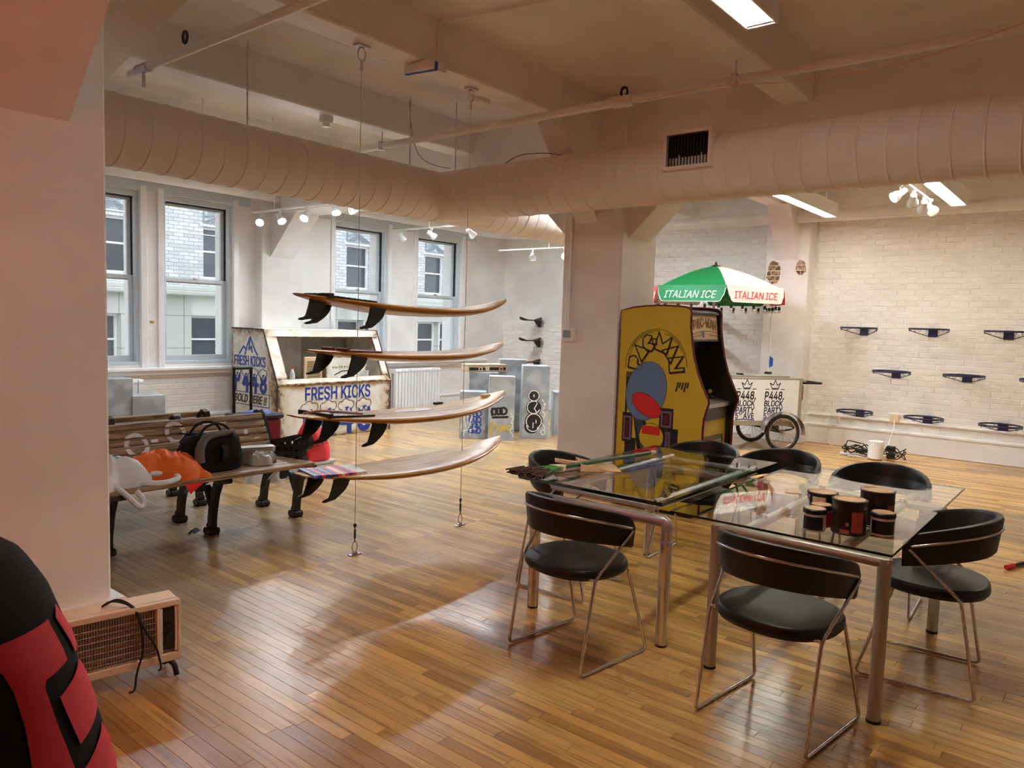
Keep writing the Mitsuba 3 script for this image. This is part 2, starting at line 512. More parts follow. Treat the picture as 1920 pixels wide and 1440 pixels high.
for s, (cy, cz, ry, rz) in enumerate(((4.0, 2.43, 0.10, 0.19), (3.61, 2.5, 0.08, 0.11))):
    shp = blob_patch(cy, cz, ry, rz, s + 3)
    if s == 0:
        shp = shp.intersection(sbox(3.86, 1.5, 4.12, 2.6))
    bits = unary_union([sbox(y + (r % 2) * 0.05, z, y + 0.095 + (r % 2) * 0.05, z + 0.06) for r, z in enumerate(np.arange(1.96, 2.8, 0.072)) for y in np.arange(3.3, 4.2, 0.105)]).intersection(shp)
    part(pil, 'bare_brick', put(extrude(bits, 0.006), (XR - 0.281, 0, 0), (0, 1, 0), (0, 0, 1)) if False else put(extrude(affinity.scale(bits, -1, 1, origin=(0, 0)), 0.006), (XR - 0.2805, 0, 0), (0, -1, 0), (0, 0, 1)), 'oldbrick', False, label='patch where the paint has come off the old brick')


# ceiling beams, girder, columns with sloped brackets
def beam(x0, x1, y0, y1, z):
    struct('ceiling_beam', cbox(x0, x1, y0, y1, z, ZC + 0.02, 0.012), 'paint')


BY = [-1.45, 0.2, 1.94, 3.76, 5.4, 7.2]
for y in BY:
    beam(XL, 5.9, y, y + 0.24, 3.33)
    beam(6.35, XR, y, y + 0.24, 3.33)
beam(5.9, 6.35, YF, 8.86, 2.96)
beam(0.92, 1.32, YF, 8.86, 2.96)


def column(x0, x1, y0, y1, gx):
    c = struct('column', cbox(x0, x1, y0, y1, 0, ZC, 0.012), 'paint')
    g0, g1 = gx
    for xs, s in ((x0, -1), (x1, 1)):
        part(c, 'bracket', hull([(xs - s * 0.02, y, z) for y in (3.76, 4.0) for z in (2.5, 3.34)] + [(xs + s * 0.66, y, 3.34) for y in (3.76, 4.0)]), 'paint', False)
    for ys, s in ((y0, -1), (y1, 1)):
        part(c, 'bracket', hull([(x, ys - s * 0.02, z) for x in (g0, g1) for z in (2.36, 2.97)] + [(x, ys + s * 0.61, 2.97) for x in (g0, g1)]), 'paint', False)
    part(c, 'baseboard', cat(cbox(x0 - 0.035, x1 + 0.035, y0 - 0.035, y1 + 0.035, 0, 0.27, 0.006), cbox(x0 - 0.05, x1 + 0.05, y0 - 0.05, y1 + 0.05, 0.235, 0.29, 0.008)), 'trimpaint')
    return c


column(0.8, 1.457, 3.5, 4.14, (0.93, 1.31))
c2 = column(5.8, 6.43, 3.5, 4.13, (5.91, 6.3))
part(c2, 'conduit', cat(tube([(5.787, 4.03, 2.95), (5.787, 4.03, 1.72), (5.787, 4.02, 1.56)], 0.011), tube([(5.787, 4.055, 2.0), (5.787, 4.055, 1.56)], 0.007)), 'paint')
struct('wall_pilaster', cbox(5.8, 6.45, YB - 0.16, YB + 0.02, 0.29, ZC, 0.012), 'paint')
part('wall_pilaster', 'bracket', hull([(x, YB - 0.14, z) for x in (5.93, 6.3) for z in (2.36, 2.97)] + [(x, YB - 0.77, 2.97) for x in (5.93, 6.3)]), 'paint', False)

# ---------------------------------------------------------------- windows
for i, (a, b) in enumerate(WIN):
    k = struct(f'window_{i + 1}', cat(cbox(a, a + 0.045, 9.33, 9.5, Z0, Z1, 0.004), cbox(b - 0.045, b, 9.33, 9.5, Z0, Z1, 0.004), cbox(a, b, 9.33, 9.5, Z1 - 0.06, Z1, 0.004), cbox(a, b, 9.31, 9.55, Z0 - 0.01, Z0 + 0.045, 0.004)), 'windowgrey')
    zm, e = 1.985, 0.045
    for nm, z0, z1, y0, m in (('upper_sash', zm - 0.02, Z1 - 0.06, 9.45, 'windowgrey'), ('lower_sash', Z0 + 0.045, zm + 0.04, 9.405, 'windowgrey')):
        s = cat(cbox(a + e, a + 2 * e, y0, y0 + 0.04, z0, z1, 0.003), cbox(b - 2 * e, b - e, y0, y0 + 0.04, z0, z1, 0.003), cbox(a + e, b - e, y0, y0 + 0.04, z1 - 0.045, z1, 0.003), cbox(a + e, b - e, y0, y0 + 0.04, z0, z0 + (0.045 if nm == 'upper_sash' else 0.07), 0.003))
        sk = part(k, nm, s, m)
        pane = trimesh.Trimesh([(a + 2 * e, y0 + 0.02, z0), (b - 2 * e, y0 + 0.02, z0), (b - 2 * e, y0 + 0.02, z1), (a + 2 * e, y0 + 0.02, z1)], [(0, 1, 2), (0, 2, 3)], process=False)
        part(sk, 'pane', pane, 'pane', False)
    part(k, 'track', cat(cbox(b - 0.046, b - 0.02, 9.40, 9.45, zm + 0.04, Z1 - 0.06, 0), cbox(a + 0.02, a + 0.046, 9.40, 9.45, zm + 0.04, Z1 - 0.06, 0), cbox(a + 0.05, b - 0.05, 9.41, 9.45, Z1 - 0.075, Z1 - 0.06, 0)), 'black', False, label='black sash track')
    part(k, 'casing', cat(cbox(a - 0.075, a + 0.004, 9.275, 9.36, Z0 - 0.03, Z1 + 0.07, 0.006), cbox(b - 0.004, b + 0.075, 9.275, 9.36, Z0 - 0.03, Z1 + 0.07, 0.006)), 'trimpaint')
    part(k, 'sash_lock', cbox((a + b) / 2 - 0.03, (a + b) / 2 + 0.03, 9.385, 9.41, zm + 0.038, zm + 0.06, 0.003), 'steel')
part('window_2', 'handle_plate', cbox(4.36, 4.41, 9.288, 9.298, 1.45, 1.475, 0.002), 'gold')

# ---------------------------------------------------------------- the building across the street
fac = thing('building', 'white brick building with a stone base across the street, seen through the windows', 'building')
FY = 17.0
FW = [(5.2, 6.15), (6.75, 7.69), (9.24, 10.18), (13.46, 14.30), (16.5, 17.36), (19.5, 20.4)]
hi = extrude(sbox(-6, 2.18, 34, 9.5).difference(unary_union([sbox(a, 2.38, b, 3.62) for a, b in FW])), 0.4)
part(fac, 'brick_wall', put(hi, (0, FY + 0.4, 0), (1, 0, 0), (0, 0, 1)), 'farbrick', False)
LOW = [(a - 0.35, a + 0.55) for a, _ in FW] + [(a + 0.62, a + 1.45) for a, _ in FW]
lo = extrude(sbox(-6, -9, 34, 1.98).difference(unary_union([sbox(a, 0.3, b, 1.52) for a, b in LOW])), 0.4)
part(fac, 'stone_wall', put(lo, (0, FY + 0.3, 0), (1, 0, 0), (0, 0, 1)), 'limestone', False)
part(fac, 'cornice', cat(cbox(-6, 34, FY - 0.35, FY + 0.3, 1.98, 2.08, 0.02), cbox(-6, 34, FY - 0.2, FY + 0.3, 2.08, 2.19, 0.02)), 'fargreen')
for j, wins in enumerate((FW, LOW)):
    z0, z1 = ((2.38, 3.62), (0.3, 1.52))[j]
    for a, b in wins:
        wk = part(fac, 'window', cat(cbox(a, b, FY + 0.1, FY + 0.18, z0, z0 + 0.07, 0.01), cbox(a, b, FY + 0.1, FY + 0.18, z1 - 0.06, z1, 0.01), cbox(a, a + 0.05, FY + 0.1, FY + 0.18, z0, z1, 0.01), cbox(b - 0.05, b, FY + 0.1, FY + 0.18, z0, z1, 0.01),
                                     cbox(a, b, FY + 0.12, FY + 0.18, (z0 + z1) / 2 + 0.02, (z0 + z1) / 2 + 0.07, 0.01)), 'white')
        part(wk, 'pane', cbox(a + 0.02, b - 0.02, FY + 0.19, FY + 0.21, z0 + 0.02, z1 - 0.02, 0), 'farglass', False)
for a, b in FW:
    c = (a + b) / 2
    ln = [[(a, 3.72), (b, 4.15)], [(a, 4.15), (b, 3.72)]] + [[(a + t, 3.72), (c, 3.93 - t * 0.4)] for t in (0.1, 0.22)] + [[(b - t, 3.72), (c, 3.93 - t * 0.4)] for t in (0.1, 0.22)] + [[(a, 3.8 + t), (c, 3.95)] for t in (0.05, 0.2)] + [[(a, 3.7), (b, 3.7), (b, 4.17), (a, 4.17), (a, 3.7)]]
    part(fac, 'ornament', put(extrude(strokes(ln, 0.03, 2), 0.03), (0, FY - 0.001, 0), (1, 0, 0), (0, 0, 1)), 'fargrey', False)
    part(fac, 'lintel', cat(*[cbox(a - 0.08 + 0.085 * q, a - 0.08 + 0.085 * q + 0.075, FY - 0.02, FY + 0.05, 3.62, 3.7, 0.005) for q in range(int((b - a + 0.16) / 0.085))]), 'white')
post = thing('street_lamp', 'pale street lamp post with a curved arm outside the rightmost window', 'street lamp')
part(post, 'pole', cyl((14.6, 13.6, -6), (14.6, 13.6, 0.75), 0.05, 10), 'fargrey')
part(post, 'arm', tube(rounded([(14.6, 13.6, 0.7), (14.62, 13.6, 1.25), (15.4, 13.6, 1.4)], 0.4), 0.035, 8), 'fargrey')
struct('street', cbox(-30, 60, 9.9, 17.3, -6.2, -6.0, 0), 'greyboard', False)


# ---------------------------------------------------------------- air duct, pipes and lamps under the ceiling
DZ, DR = 2.775, 0.235


def duct_run(p0, p1, axis, phase=0.0):
    a, b = p0[axis], p1[axis]
    s = np.sign(b - a)
    pts, rr = [], []
    x = 0.0
    L = abs(b - a)
    ribs = np.arange(0.12 + phase, L, 0.172)
    ts = [0.0]
    for t in ribs:
        ts += [t - 0.008, t - 0.003, t + 0.003, t + 0.008]
    ts.append(L)
    for t in ts:
        near = np.min(np.abs(ribs - t)) < 0.0035
        q = list(p0)
        q[axis] = a + s * t
        pts.append(q); rr.append(DR + (0.005 if near else 0))
    return tube(pts, np.array(rr), 40)


duct = thing('air_duct', 'big round spiral air duct under the ceiling, turning at a corner, painted off-white', 'air duct')
part(duct, 'duct_run', duct_run((XL + 0.02, 5.24, DZ), (5.25, 5.24, DZ), 0), 'ductpaint', 40)
part(duct, 'duct_run', duct_run((5.25, 5.24, DZ - 0.001), (5.25, -3.9, DZ - 0.001), 1, 0.3), 'ductpaint', 40)
part(duct, 'duct_run', duct_run((5.3, 5.24, DZ - 0.002), (8.9, 5.24, DZ - 0.002), 0, 0.45), 'ductpaint', 40)
vg = part(duct, 'vent', cat(cbox(4.975, 5.22, 2.32, 2.345, 2.73, 3.0, 0.003), cbox(4.975, 5.22, 2.665, 2.69, 2.73, 3.0, 0.003), cbox(4.975, 5.22, 2.32, 2.69, 2.73, 2.755, 0.003), cbox(4.975, 5.22, 2.32, 2.69, 2.975, 3.0, 0.003), cbox(5.05, 5.06, 2.33, 2.68, 2.74, 2.99, 0)), 'ductpaint', label='square outlet box with a black grille')
part(vg, 'backing', cbox(5.02, 5.03, 2.345, 2.665, 2.755, 2.975, 0), 'black', False)
for i in range(13):
    y = 2.353 + i * 0.0245
    part(vg, 'slat', hull([(4.978, y, z) for z in (2.755, 2.975)] + [(5.018, y + 0.012, z) for z in (2.755, 2.975)] + [(4.98, y + 0.003, z) for z in (2.755, 2.975)] + [(5.02, y + 0.015, z) for z in (2.755, 2.975)]), 'brown', False)

for i, (x, y) in enumerate(((4.86, 5.24), (5.22, 5.0), (3.2, 5.24))):
    solo('duct_hanger', cyl((x, y, DZ + DR - 0.005), (x, y, ZC), 0.006, 6), 'steel', ['thin hanger rod from the ceiling to the duct, left of the corner', 'thin hanger rod right at the corner of the duct', 'thin hanger rod over the left run of the duct'][i], 'hanger rod')

pipe = thing('sprinkler_pipe', 'white sprinkler pipe crossing the whole ceiling from the duct corner to the upper right', 'pipe')
part(pipe, 'pipe', cyl((4.75, -3.9, 3.2), (4.75, 5.9, 3.2), 0.03, 14), 'paint')
part(pipe, 'coupling', cyl((4.75, 2.82, 3.2), (4.75, 2.98, 3.2), 0.042, 14), 'paint')
part(pipe, 'clamp', tube([(4.75, 2.9 + 0.026 * math.cos(a), 3.262 + 0.036 * math.sin(a)) for a in np.linspace(0, 2 * PI, 15)[:-1]], 0.010, 6, True), 'black', label='black ring clamp')
part(pipe, 'hanger', cat(cyl((4.75, 2.07, 3.2), (4.75, 2.07, 3.34), 0.006, 6), cbox(4.715, 4.785, 2.05, 2.09, 3.16, 3.24, 0.004)), 'steel')
part(pipe, 'hanger', cat(cyl((4.75, 5.5, 3.2), (4.75, 5.5, 3.34), 0.006, 6), cbox(4.715, 4.785, 5.48, 5.52, 3.16, 3.24, 0.004)), 'steel')
pipe = thing('sprinkler_pipe', 'white sprinkler pipe at upper left, running out from behind the left column', 'pipe')
part(pipe, 'pipe', cyl((2.4, -3.9, 3.2), (2.4, 5.38, 3.2), 0.024, 12), 'paint')
part(pipe, 'tee', cat(cyl((2.4, 5.1, 3.2), (2.4, 5.26, 3.2), 0.034, 12), cyl((2.4, 5.18, 3.2), (2.4, 5.18, 3.08), 0.012, 8)), 'steel')
part(pipe, 'clamp', tube([(2.36, 4.55 + 0.026 * math.cos(a), 3.26 + 0.034 * math.sin(a)) for a in np.linspace(0, 2 * PI, 13)[:-1]], 0.009, 6, True), 'black', label='black ring clamp')
pipe = thing('heating_pipe', 'thick white pipe running along the window wall and round the corner above the hoops', 'pipe')
part(pipe, 'pipe', tube(rounded([(XL + 0.02, 8.97, 3.19), (10.76, 8.97, 3.19), (10.76, -3.9, 3.19)], 0.5, 10), 0.085, 20), 'paint')
for y in (3.0, 1.2, 6.0):
    part(pipe, 'coupling', cyl((10.76, y, 3.19), (10.76, y + 0.05, 3.19), 0.091, 20), 'paint')

cd = thing('conduit', 'pair of thin white conduits along the beam that holds the surfboard cables', 'conduit')
part(cd, 'tube', cyl((1.5, 4.012, 3.345), (5.15, 4.012, 3.345), 0.011, 8), 'paint')
part(cd, 'tube', cyl((1.5, 4.02, 3.385), (5.15, 4.02, 3.385), 0.011, 8), 'paint')
part(cd, 'junction_box', cbox(4.42, 4.56, 4.0, 4.1, 3.3, 3.38, 0.006), 'paint')
cd = thing('conduit', 'thin conduit climbing the beam beside the blue tape and crossing the ceiling', 'conduit')
part(cd, 'tube', tube(rounded([(3.72, 3.745, 3.32), (3.72, 3.745, 3.612), (3.9, 2.9, 3.615), (3.93, 2.5, 3.615)], 0.05), 0.009, 8), 'paint')
part(cd, 'junction_box', cat(cbox(3.595, 3.76, 3.70, 3.955, 3.268, 3.325, 0.006), cbox(3.74, 3.9, 3.71, 3.76, 3.3, 3.325, 0.004)), 'paint')
solo('blue_tape', cat(hull([(3.60, 3.95, 3.263), (3.625, 3.95, 3.263), (3.64, 3.70, 3.263), (3.665, 3.70, 3.263), (3.60, 3.95, 3.266), (3.625, 3.95, 3.266), (3.64, 3.70, 3.266), (3.665, 3.70, 3.266)]), hull([(3.64, 3.70, 3.263), (3.665, 3.70, 3.263), (3.645, 3.70, 3.32), (3.67, 3.70, 3.32), (3.64, 3.697, 3.263), (3.665, 3.697, 3.263), (3.645, 3.697, 3.32), (3.67, 3.697, 3.32)])), 'tape', 'strip of blue tape on the junction box under the ceiling beam', 'tape', smooth=False)
solo('hanging_wire', tube([(4.7, y, z) for y, z in ((3.0, 3.21), (2.7, 3.165), (2.3, 3.175), (2.0, 3.155), (1.75, 3.12), (1.45, 3.1), (1.2, 3.1), (0.9, 3.13), (0.55, 3.2), (0.1, 3.3))], 0.0032, 6), 'tan', 'thin slack wire hanging below the sprinkler pipe at upper right', 'wire')
solo('hanging_wire', tube(rounded([(4.9, 5.3, 3.62), (4.88, 5.24, 3.3), (4.93, 5.2, 3.1), (5.02, 5.1, 3.03), (5.15, 5.0, 3.012)], 0.1), 0.0035, 6), 'greycloth', 'loose dark wire lying on the duct near its corner', 'wire')
solo('hanging_wire', tube(rounded([(5.3, 4.5, 3.01), (5.3, 4.3, 3.09), (5.3, 4.0, 3.07), (5.3, 3.75, 3.012)], 0.1), 0.004, 6), 'greycloth', 'black wire arching over the duct beside the column bracket', 'wire')
sd = thing('smoke_detector', 'small white smoke detector under the beam over the left duct run', 'smoke detector')
part(sd, 'base', lathe([(0, 3.27), (0.05, 3.272), (0.06, 3.29), (0.06, 3.331), (0, 3.331)], 20).apply_translation((4.13, 5.52, 0)), 'white')
part(sd, 'sensor', lathe([(0, 3.24), (0.03, 3.242), (0.035, 3.272), (0, 3.272)], 16).apply_translation((4.13, 5.52, 0)), 'white')
tk = thing('ceiling_track', 'short bare metal track on the ceiling at the top right of center', 'ceiling track')
part(tk, 'rail', cbox(3.45, 4.1, 2.27, 2.3, 3.585, 3.612, 0.004), 'silvergrey')
part(tk, 'clip', cbox(4.08, 4.13, 2.25, 2.32, 3.56, 3.631, 0.006), 'steel')
part(tk, 'clip', cbox(3.44, 3.49, 2.25, 2.32, 3.56, 3.631, 0.006), 'steel')


# fluorescent lamps
def fluorescent(x0, x1, y0, y1, label, z=3.1, rgb=(1.0, 0.94, 0.82), k=None):
    t = thing('fluorescent_light', label, 'ceiling light', 'long fluorescent ceiling lights')
    part(t, 'housing', cat(cbox(x0, x1, y0 - 0.012, y0, z - 0.004, z + 0.17, 0.002), cbox(x0, x1, y1, y1 + 0.012, z - 0.004, z + 0.17, 0.002), cbox(x0, x1, y0, y1, z + 0.13, z + 0.17, 0.002),
                           cbox(x0, x0 + 0.015, y0, y1, z - 0.004, z + 0.15, 0.002), cbox(x1 - 0.015, x1, y0, y1, z - 0.004, z + 0.15, 0.002)), 'trimpaint')
    n = max(1, round((x1 - x0) / 1.22))
    for i in range(n):
        a, b = x0 + 0.017 + (x1 - x0 - 0.034) * i / n, x0 + 0.017 + (x1 - x0 - 0.034) * (i + 1) / n - 0.012
        v = [(a, y0 + 0.001, z + 0.004), (b, y0 + 0.001, z + 0.004), (b, y1 - 0.001, z + 0.004), (a, y1 - 0.001, z + 0.004)]
        part(t, 'diffuser', trimesh.Trimesh(v, [(0, 2, 1), (0, 3, 2)], process=False), 'white', False, **glow(rgb, k or FLUOR))
    for x in (x0 + 0.25, x1 - 0.25):
        part(t, 'stem', cyl((x, (y0 + y1) / 2, z + 0.16), (x, (y0 + y1) / 2, ZC), 0.008, 8), 'trimpaint')


fluorescent(2.5, 3.74, 1.435, 1.575, 'fluorescent ceiling light cut off by the top edge of the photo', k=FLUOR * 1.2)
fluorescent(7.91, 10.35, 3.02, 3.155, 'fluorescent ceiling light hanging above the striped umbrella', k=FLUOR * 0.6)
fluorescent(7.61, 10.05, 1.51, 1.655, 'fluorescent ceiling light hanging at the right above the hoops, beside the warm spotlights', k=FLUOR * 0.3)
fluorescent(7.61, 10.05, 0.0, 0.145, 'added unseen fluorescent ceiling light past the right edge, brightening the hoop wall', k=FLUOR * 0.3)  # out-of-view lamp added to lift the right wall
FILL_TINT = (0.80, 0.94, 1.06)     # cool tint of the unseen tubes below, added to brighten the far bays
fluorescent(1.6, 4.04, 6.9, 7.05, 'added fluorescent ceiling light, unseen behind the left duct run, brightening the window bay', rgb=FILL_TINT, k=FILL_FLUOR * 0.33)
fluorescent(4.3, 5.54, 6.9, 7.05, 'short added fluorescent ceiling light, unseen behind the duct corner, brightening the window bay', rgb=FILL_TINT, k=FILL_FLUOR * 0.36)
fluorescent(6.6, 9.04, 7.4, 7.55, 'added unseen fluorescent ceiling light brightening the far bay before the right windows', 3.14, FILL_TINT, FILL_FLUOR * 1.35)
fluorescent(6.6, 8.1, 4.55, 4.7, 'added fluorescent ceiling light, unseen behind the duct, brightening the wall near the column', 3.14, FILL_TINT, FILL_FLUOR * 2.4)  # added lamp, hidden by the duct, lifts the wall behind the column


# track lights: rail, stems, lamp heads with their own lit lens
HEAD = lathe([(0, -0.005), (0.028, -0.005), (0.033, 0.0), (0.034, 0.065), (0.052, 0.10), (0.056, 0.14), (0.053, 0.142), (0.05, 0.125), (0, 0.124)], 22)


def aim(mesh, o, d):
    d = np.array(d, float) / np.linalg.norm(d)
    u = np.cross([0, 0, 1.0] if abs(d[2]) < 0.95 else [1.0, 0, 0], d)
    u /= np.linalg.norm(u)
    return put(mesh, o, u, np.cross(d, u))


LENS = trimesh.Trimesh(*[np.array(q) for q in (lambda a: ([(0, 0, 0)] + [(0.047 * math.cos(t), 0.047 * math.sin(t), 0) for t in a], [(0, i + 1, (i + 1) % 18 + 1) for i in range(18)]))(np.arange(18) * 2 * PI / 18)], process=False)


def track(label, p0, p1, heads, stems, rgb, power, group):
    t = thing('track_light', label, 'track light', group)
    p0, p1 = np.array(p0), np.array(p1)
    lo, hi = np.minimum(p0, p1) - (0.015, 0.015, 0.012), np.maximum(p0, p1) + (0.015, 0.015, 0.012)
    part(t, 'rail', cbox(lo[0], hi[0], lo[1], hi[1], lo[2], hi[2], 0.003), 'white')
    for s in stems:
        q = p0 + (p1 - p0) * s
        part(t, 'stem', cyl(q, (q[0], q[1], ZC), 0.007, 8), 'white')
    for q, d, on in heads:
        q, d = np.array(q, float), np.array(d, float) / np.linalg.norm(d)
        c = q - (0, 0, 0.10)
        h = part(t, 'lamp_head', cat(aim(HEAD, c - d * 0.07, d), cyl(q, c + (0, 0, 0.02), 0.009, 8), cbox(q[0] - 0.012, q[0] + 0.012, q[1] - 0.02, q[1] + 0.02, q[2] - 0.03, q[2], 0.003)), 'whitegloss')
        m = aim(LENS, c - d * 0.07 + d * 0.131, d)
        if on:
            part(h, 'lens', m, 'white', False, **glow(rgb, power))
        else:
            part(h, 'lens', m, 'clearish', False)


COOL, WARM = (1.0, 0.97, 0.93), (1.0, 0.74, 0.42)
track('white track light with lit spot heads in front of the left windows', (5.68, 9.15, 2.95), (5.68, 6.7, 2.95),
      [((5.66, 8.95, 2.94), (-0.55, -0.6, -0.6), 1), ((5.66, 8.5, 2.94), (-0.1, -0.75, -0.75), 1), ((5.66, 7.95, 2.94), (-0.7, -0.35, -0.75), 1), ((5.7, 7.42, 2.99), (-0.2, -0.5, -0.9), 1), ((5.72, 7.15, 2.99), (0.3, -0.4, -0.9), 1)], (0.2, 0.6), COOL, SPOT_COOL, None)
track('white track light in front of the right windows, its heads turned to the corner', (8.02, 9.0, 2.97), (8.02, 6.3, 2.97),
      [((7.98, 8.75, 2.96), (0.5, -0.1, -0.9), 0), ((7.98, 8.1, 2.96), (0.75, -0.4, -0.6), 0), ((8.08, 7.4, 2.96), (0.8, -0.2, -0.65), 1), ((8.1, 6.6, 2.96), (0.85, 0.1, -0.55), 1)], (0.3, 0.8), COOL, SPOT_COOL * 0.5, None)
track('white track light near the far corner behind the column', (9.62, 8.15, 2.78), (9.62, 5.6, 2.78),
      [((9.62, 7.45, 2.77), (-0.6, -0.55, -0.6), 0), ((9.62, 6.82, 2.77), (-0.75, -0.5, -0.45), 1)], (0.4,), COOL, SPOT_COOL, None)
track('black track with warm spot heads below the ceiling at the right', (8.0, 1.74, 3.06), (9.2, 1.74, 3.06),
      [((8.05, 1.78, 3.05), (-0.55, 0.55, -0.5), 1), ((8.45, 1.74, 3.05), (0.9, 0.2, -0.55), 0), ((8.9, 1.73, 3.05), (0.9, 0.25, -0.5), 1), ((9.1, 1.7, 3.05), (0.9, -0.35, -0.5), 1)], (0.1, 0.9), WARM, SPOT_WARM, None)


neon = thing('neon_sign', 'red neon sign on the wall behind the camera', 'neon sign')
part(neon, 'tube', tube(rounded([(XL + 0.08, 1.6, 1.9), (XL + 0.08, 1.6, 2.25), (XL + 0.08, 2.6, 2.25), (XL + 0.08, 2.6, 1.9), (XL + 0.08, 1.6, 1.9)], 0.08), 0.014, 8), 'red', **glow((1.0, 0.16, 0.10), NEON))
part(neon, 'backing', cbox(XL + 0.005, XL + 0.03, 1.5, 2.7, 1.8, 2.35, 0.006), 'black')


# ---------------------------------------------------------------- glass tables and chairs
def superring(cx, cy, rx, ry, e, n=36):
    a = np.arange(n) * 2 * PI / n
    c, s = np.cos(a), np.sin(a)
    return np.stack([cx + rx * np.sign(c) * np.abs(c) ** e, cy + ry * np.sign(s) * np.abs(s) ** e], 1)


def rings_mesh(rings):
    """Closed mesh through rings of equally many points, both ends closed."""
    n = len(rings[0])
    v = np.vstack(rings + [np.mean(rings[0], 0)[None], np.mean(rings[-1], 0)[None]])
    f = []
    for i in range(len(rings) - 1):
        for k in range(n):
            k2 = (k + 1) % n
            f += [(i * n + k, i * n + k2, (i + 1) * n + k2), (i * n + k, (i + 1) * n + k2, (i + 1) * n + k)]
    m = len(rings)
    for k in range(n):
        k2 = (k + 1) % n
        f += [(k2, k, m * n), ((m - 1) * n + k, (m - 1) * n + k2, m * n + 1)]
    return trimesh.Trimesh(v, np.array(f), process=False)


def slab(cx, cy, rx, ry, e, z0, z1, r):
    rs = []
    for t, z in ((0.55, z0), (0.8, z0), (0.96, z0 + 0.15 * r), (1.0, z0 + 0.6 * r), (1.0, z1 - r), (0.99, z1 - 0.5 * r), (0.965, z1 - 0.15 * r), (0.92, z1), (0.6, z1 + 0.003)):
        p = superring(cx, cy, rx * t, ry * t, e)
        rs.append(np.column_stack([p, np.full(len(p), z)]))
    return rings_mesh(rs)


def chair_back():
    rs = []
    for th in np.linspace(-1.0, 1.0, 31):
        a = th * 1.72
        x, y = 0.03 - 0.30 * math.cos(a) if abs(a) < PI / 2 else 0.03 + 0.30 * (abs(a) - PI / 2), 0.262 * math.sin(a)
        nx, ny = -math.cos(a), math.sin(a) * 0.9
        q = th * th
        zt, zb = 0.797 - 0.10 * q, 0.625 - 0.07 * q
        if abs(th) > 0.9:
            zt -= 0.03 * ((abs(th) - 0.9) / 0.1) ** 2
        tk = 0.019
        sec = [(-tk, zb + 0.012), (-tk * 0.6, zb), (tk * 0.6, zb), (tk, zb + 0.012), (tk, zt - 0.014), (tk * 0.6, zt), (-tk * 0.6, zt), (-tk, zt - 0.014)]
        lean = lambda z: 0.12 * (z - 0.72)
        rs.append(np.array([(x + nx * (d + lean(z)), y + ny * (d + lean(z)), z) for d, z in sec]))
    return rings_mesh(rs)


def chair_rod(s):
    y = 0.238 * s
    side = rounded([(0.115, y * 0.86, 0.425), (0.24, y, 0.01), (-0.245, y, 0.01), (-0.165, y, 0.44), (0.045, y * 1.17, 0.645)], 0.03, 4)
    return side


def chair_strip():
    pts = []
    for th in np.linspace(-0.93, 0.93, 31):
        a = th * 1.72
        x, y = 0.03 - 0.30 * math.cos(a) if abs(a) < PI / 2 else 0.03 + 0.30 * (abs(a) - PI / 2), 0.262 * math.sin(a)
        nx, ny = -math.cos(a), math.sin(a) * 0.9
        z = 0.742 - 0.098 * th * th
        o = 0.0215 + 0.12 * (z - 0.72)
        pts.append((x + nx * o, y + ny * o, z))
    return pts


CH = {'seat': shape(slab(-0.035, 0, 0.235, 0.245, 0.86, 0.425, 0.48, 0.03), 'leather', 50), 'backrest': shape(chair_back(), 'leather', 40),
      'leg_frame': shape(tube(chair_rod(1), 0.0075, 8), 'chrome', 50), 'leg_frame_001': shape(tube(chair_rod(-1), 0.0075, 8), 'chrome', 50),
      'back_rail': shape(tube(chair_strip(), 0.0065, 8), 'chrome', 50), 'seat_bar': shape(cat(cyl((-0.165, -0.238, 0.44), (-0.165, 0.238, 0.44), 0.007, 8), cyl((0.115, -0.2, 0.428), (0.115, 0.2, 0.428), 0.007, 8)), 'chrome', 50)}
CHAIRS = [((3.03, 1.985), -8.5, 'black leather chair at the near left, before the thick green-edged glass table'),
          ((3.06, 1.0), -8, 'black leather chair nearest the camera, at the near end of the clear glass table'),
          ((3.955, 0.645), 95, 'black leather chair at the right side of the clear glass table, beside the paint cans'),
          ((3.76, 2.53), -88, 'black leather chair at the left side of the table under the green broom'),
          ((4.77, 2.2), 182, 'black leather chair at the far table end, before the yellow arcade cabinet'),
          ((4.87, 1.70), 176, 'black leather chair at the far side between the two glass tables'),
          ((4.81, 1.06), 183, 'black leather chair at the far end of the clear glass table behind the paint cans')]
for (x, y), a, lb in CHAIRS:
    k = thing('dining_chair', lb, 'chair', 'black leather chairs around the glass tables')
    for nm, d in CH.items():
        scene[f'{k}__{nm}'] = {**d, 'to_world': T().translate([x, y, 0]).rotate([0, 0, 1], a)}


def glass_top(t, x0, x1, y0, y1, z0, z1, edge, sheet='tableglass'):
    v = [(x0 + 0.002, y0 + 0.002, z1), (x1 - 0.002, y0 + 0.002, z1), (x1 - 0.002, y1 - 0.002, z1), (x0 + 0.002, y1 - 0.002, z1)]
    part(t, 'glass_top', trimesh.Trimesh(v, [(0, 1, 2), (0, 2, 3)], process=False), sheet, False)
    o = sbox(x0, y0, x1, y1)
    part(t, 'glass_edge', moved(extrude(o.difference(o.buffer(-0.004, join_style=2)), z1 - z0), 0, 0, z0), edge, False, label='polished glass edge')


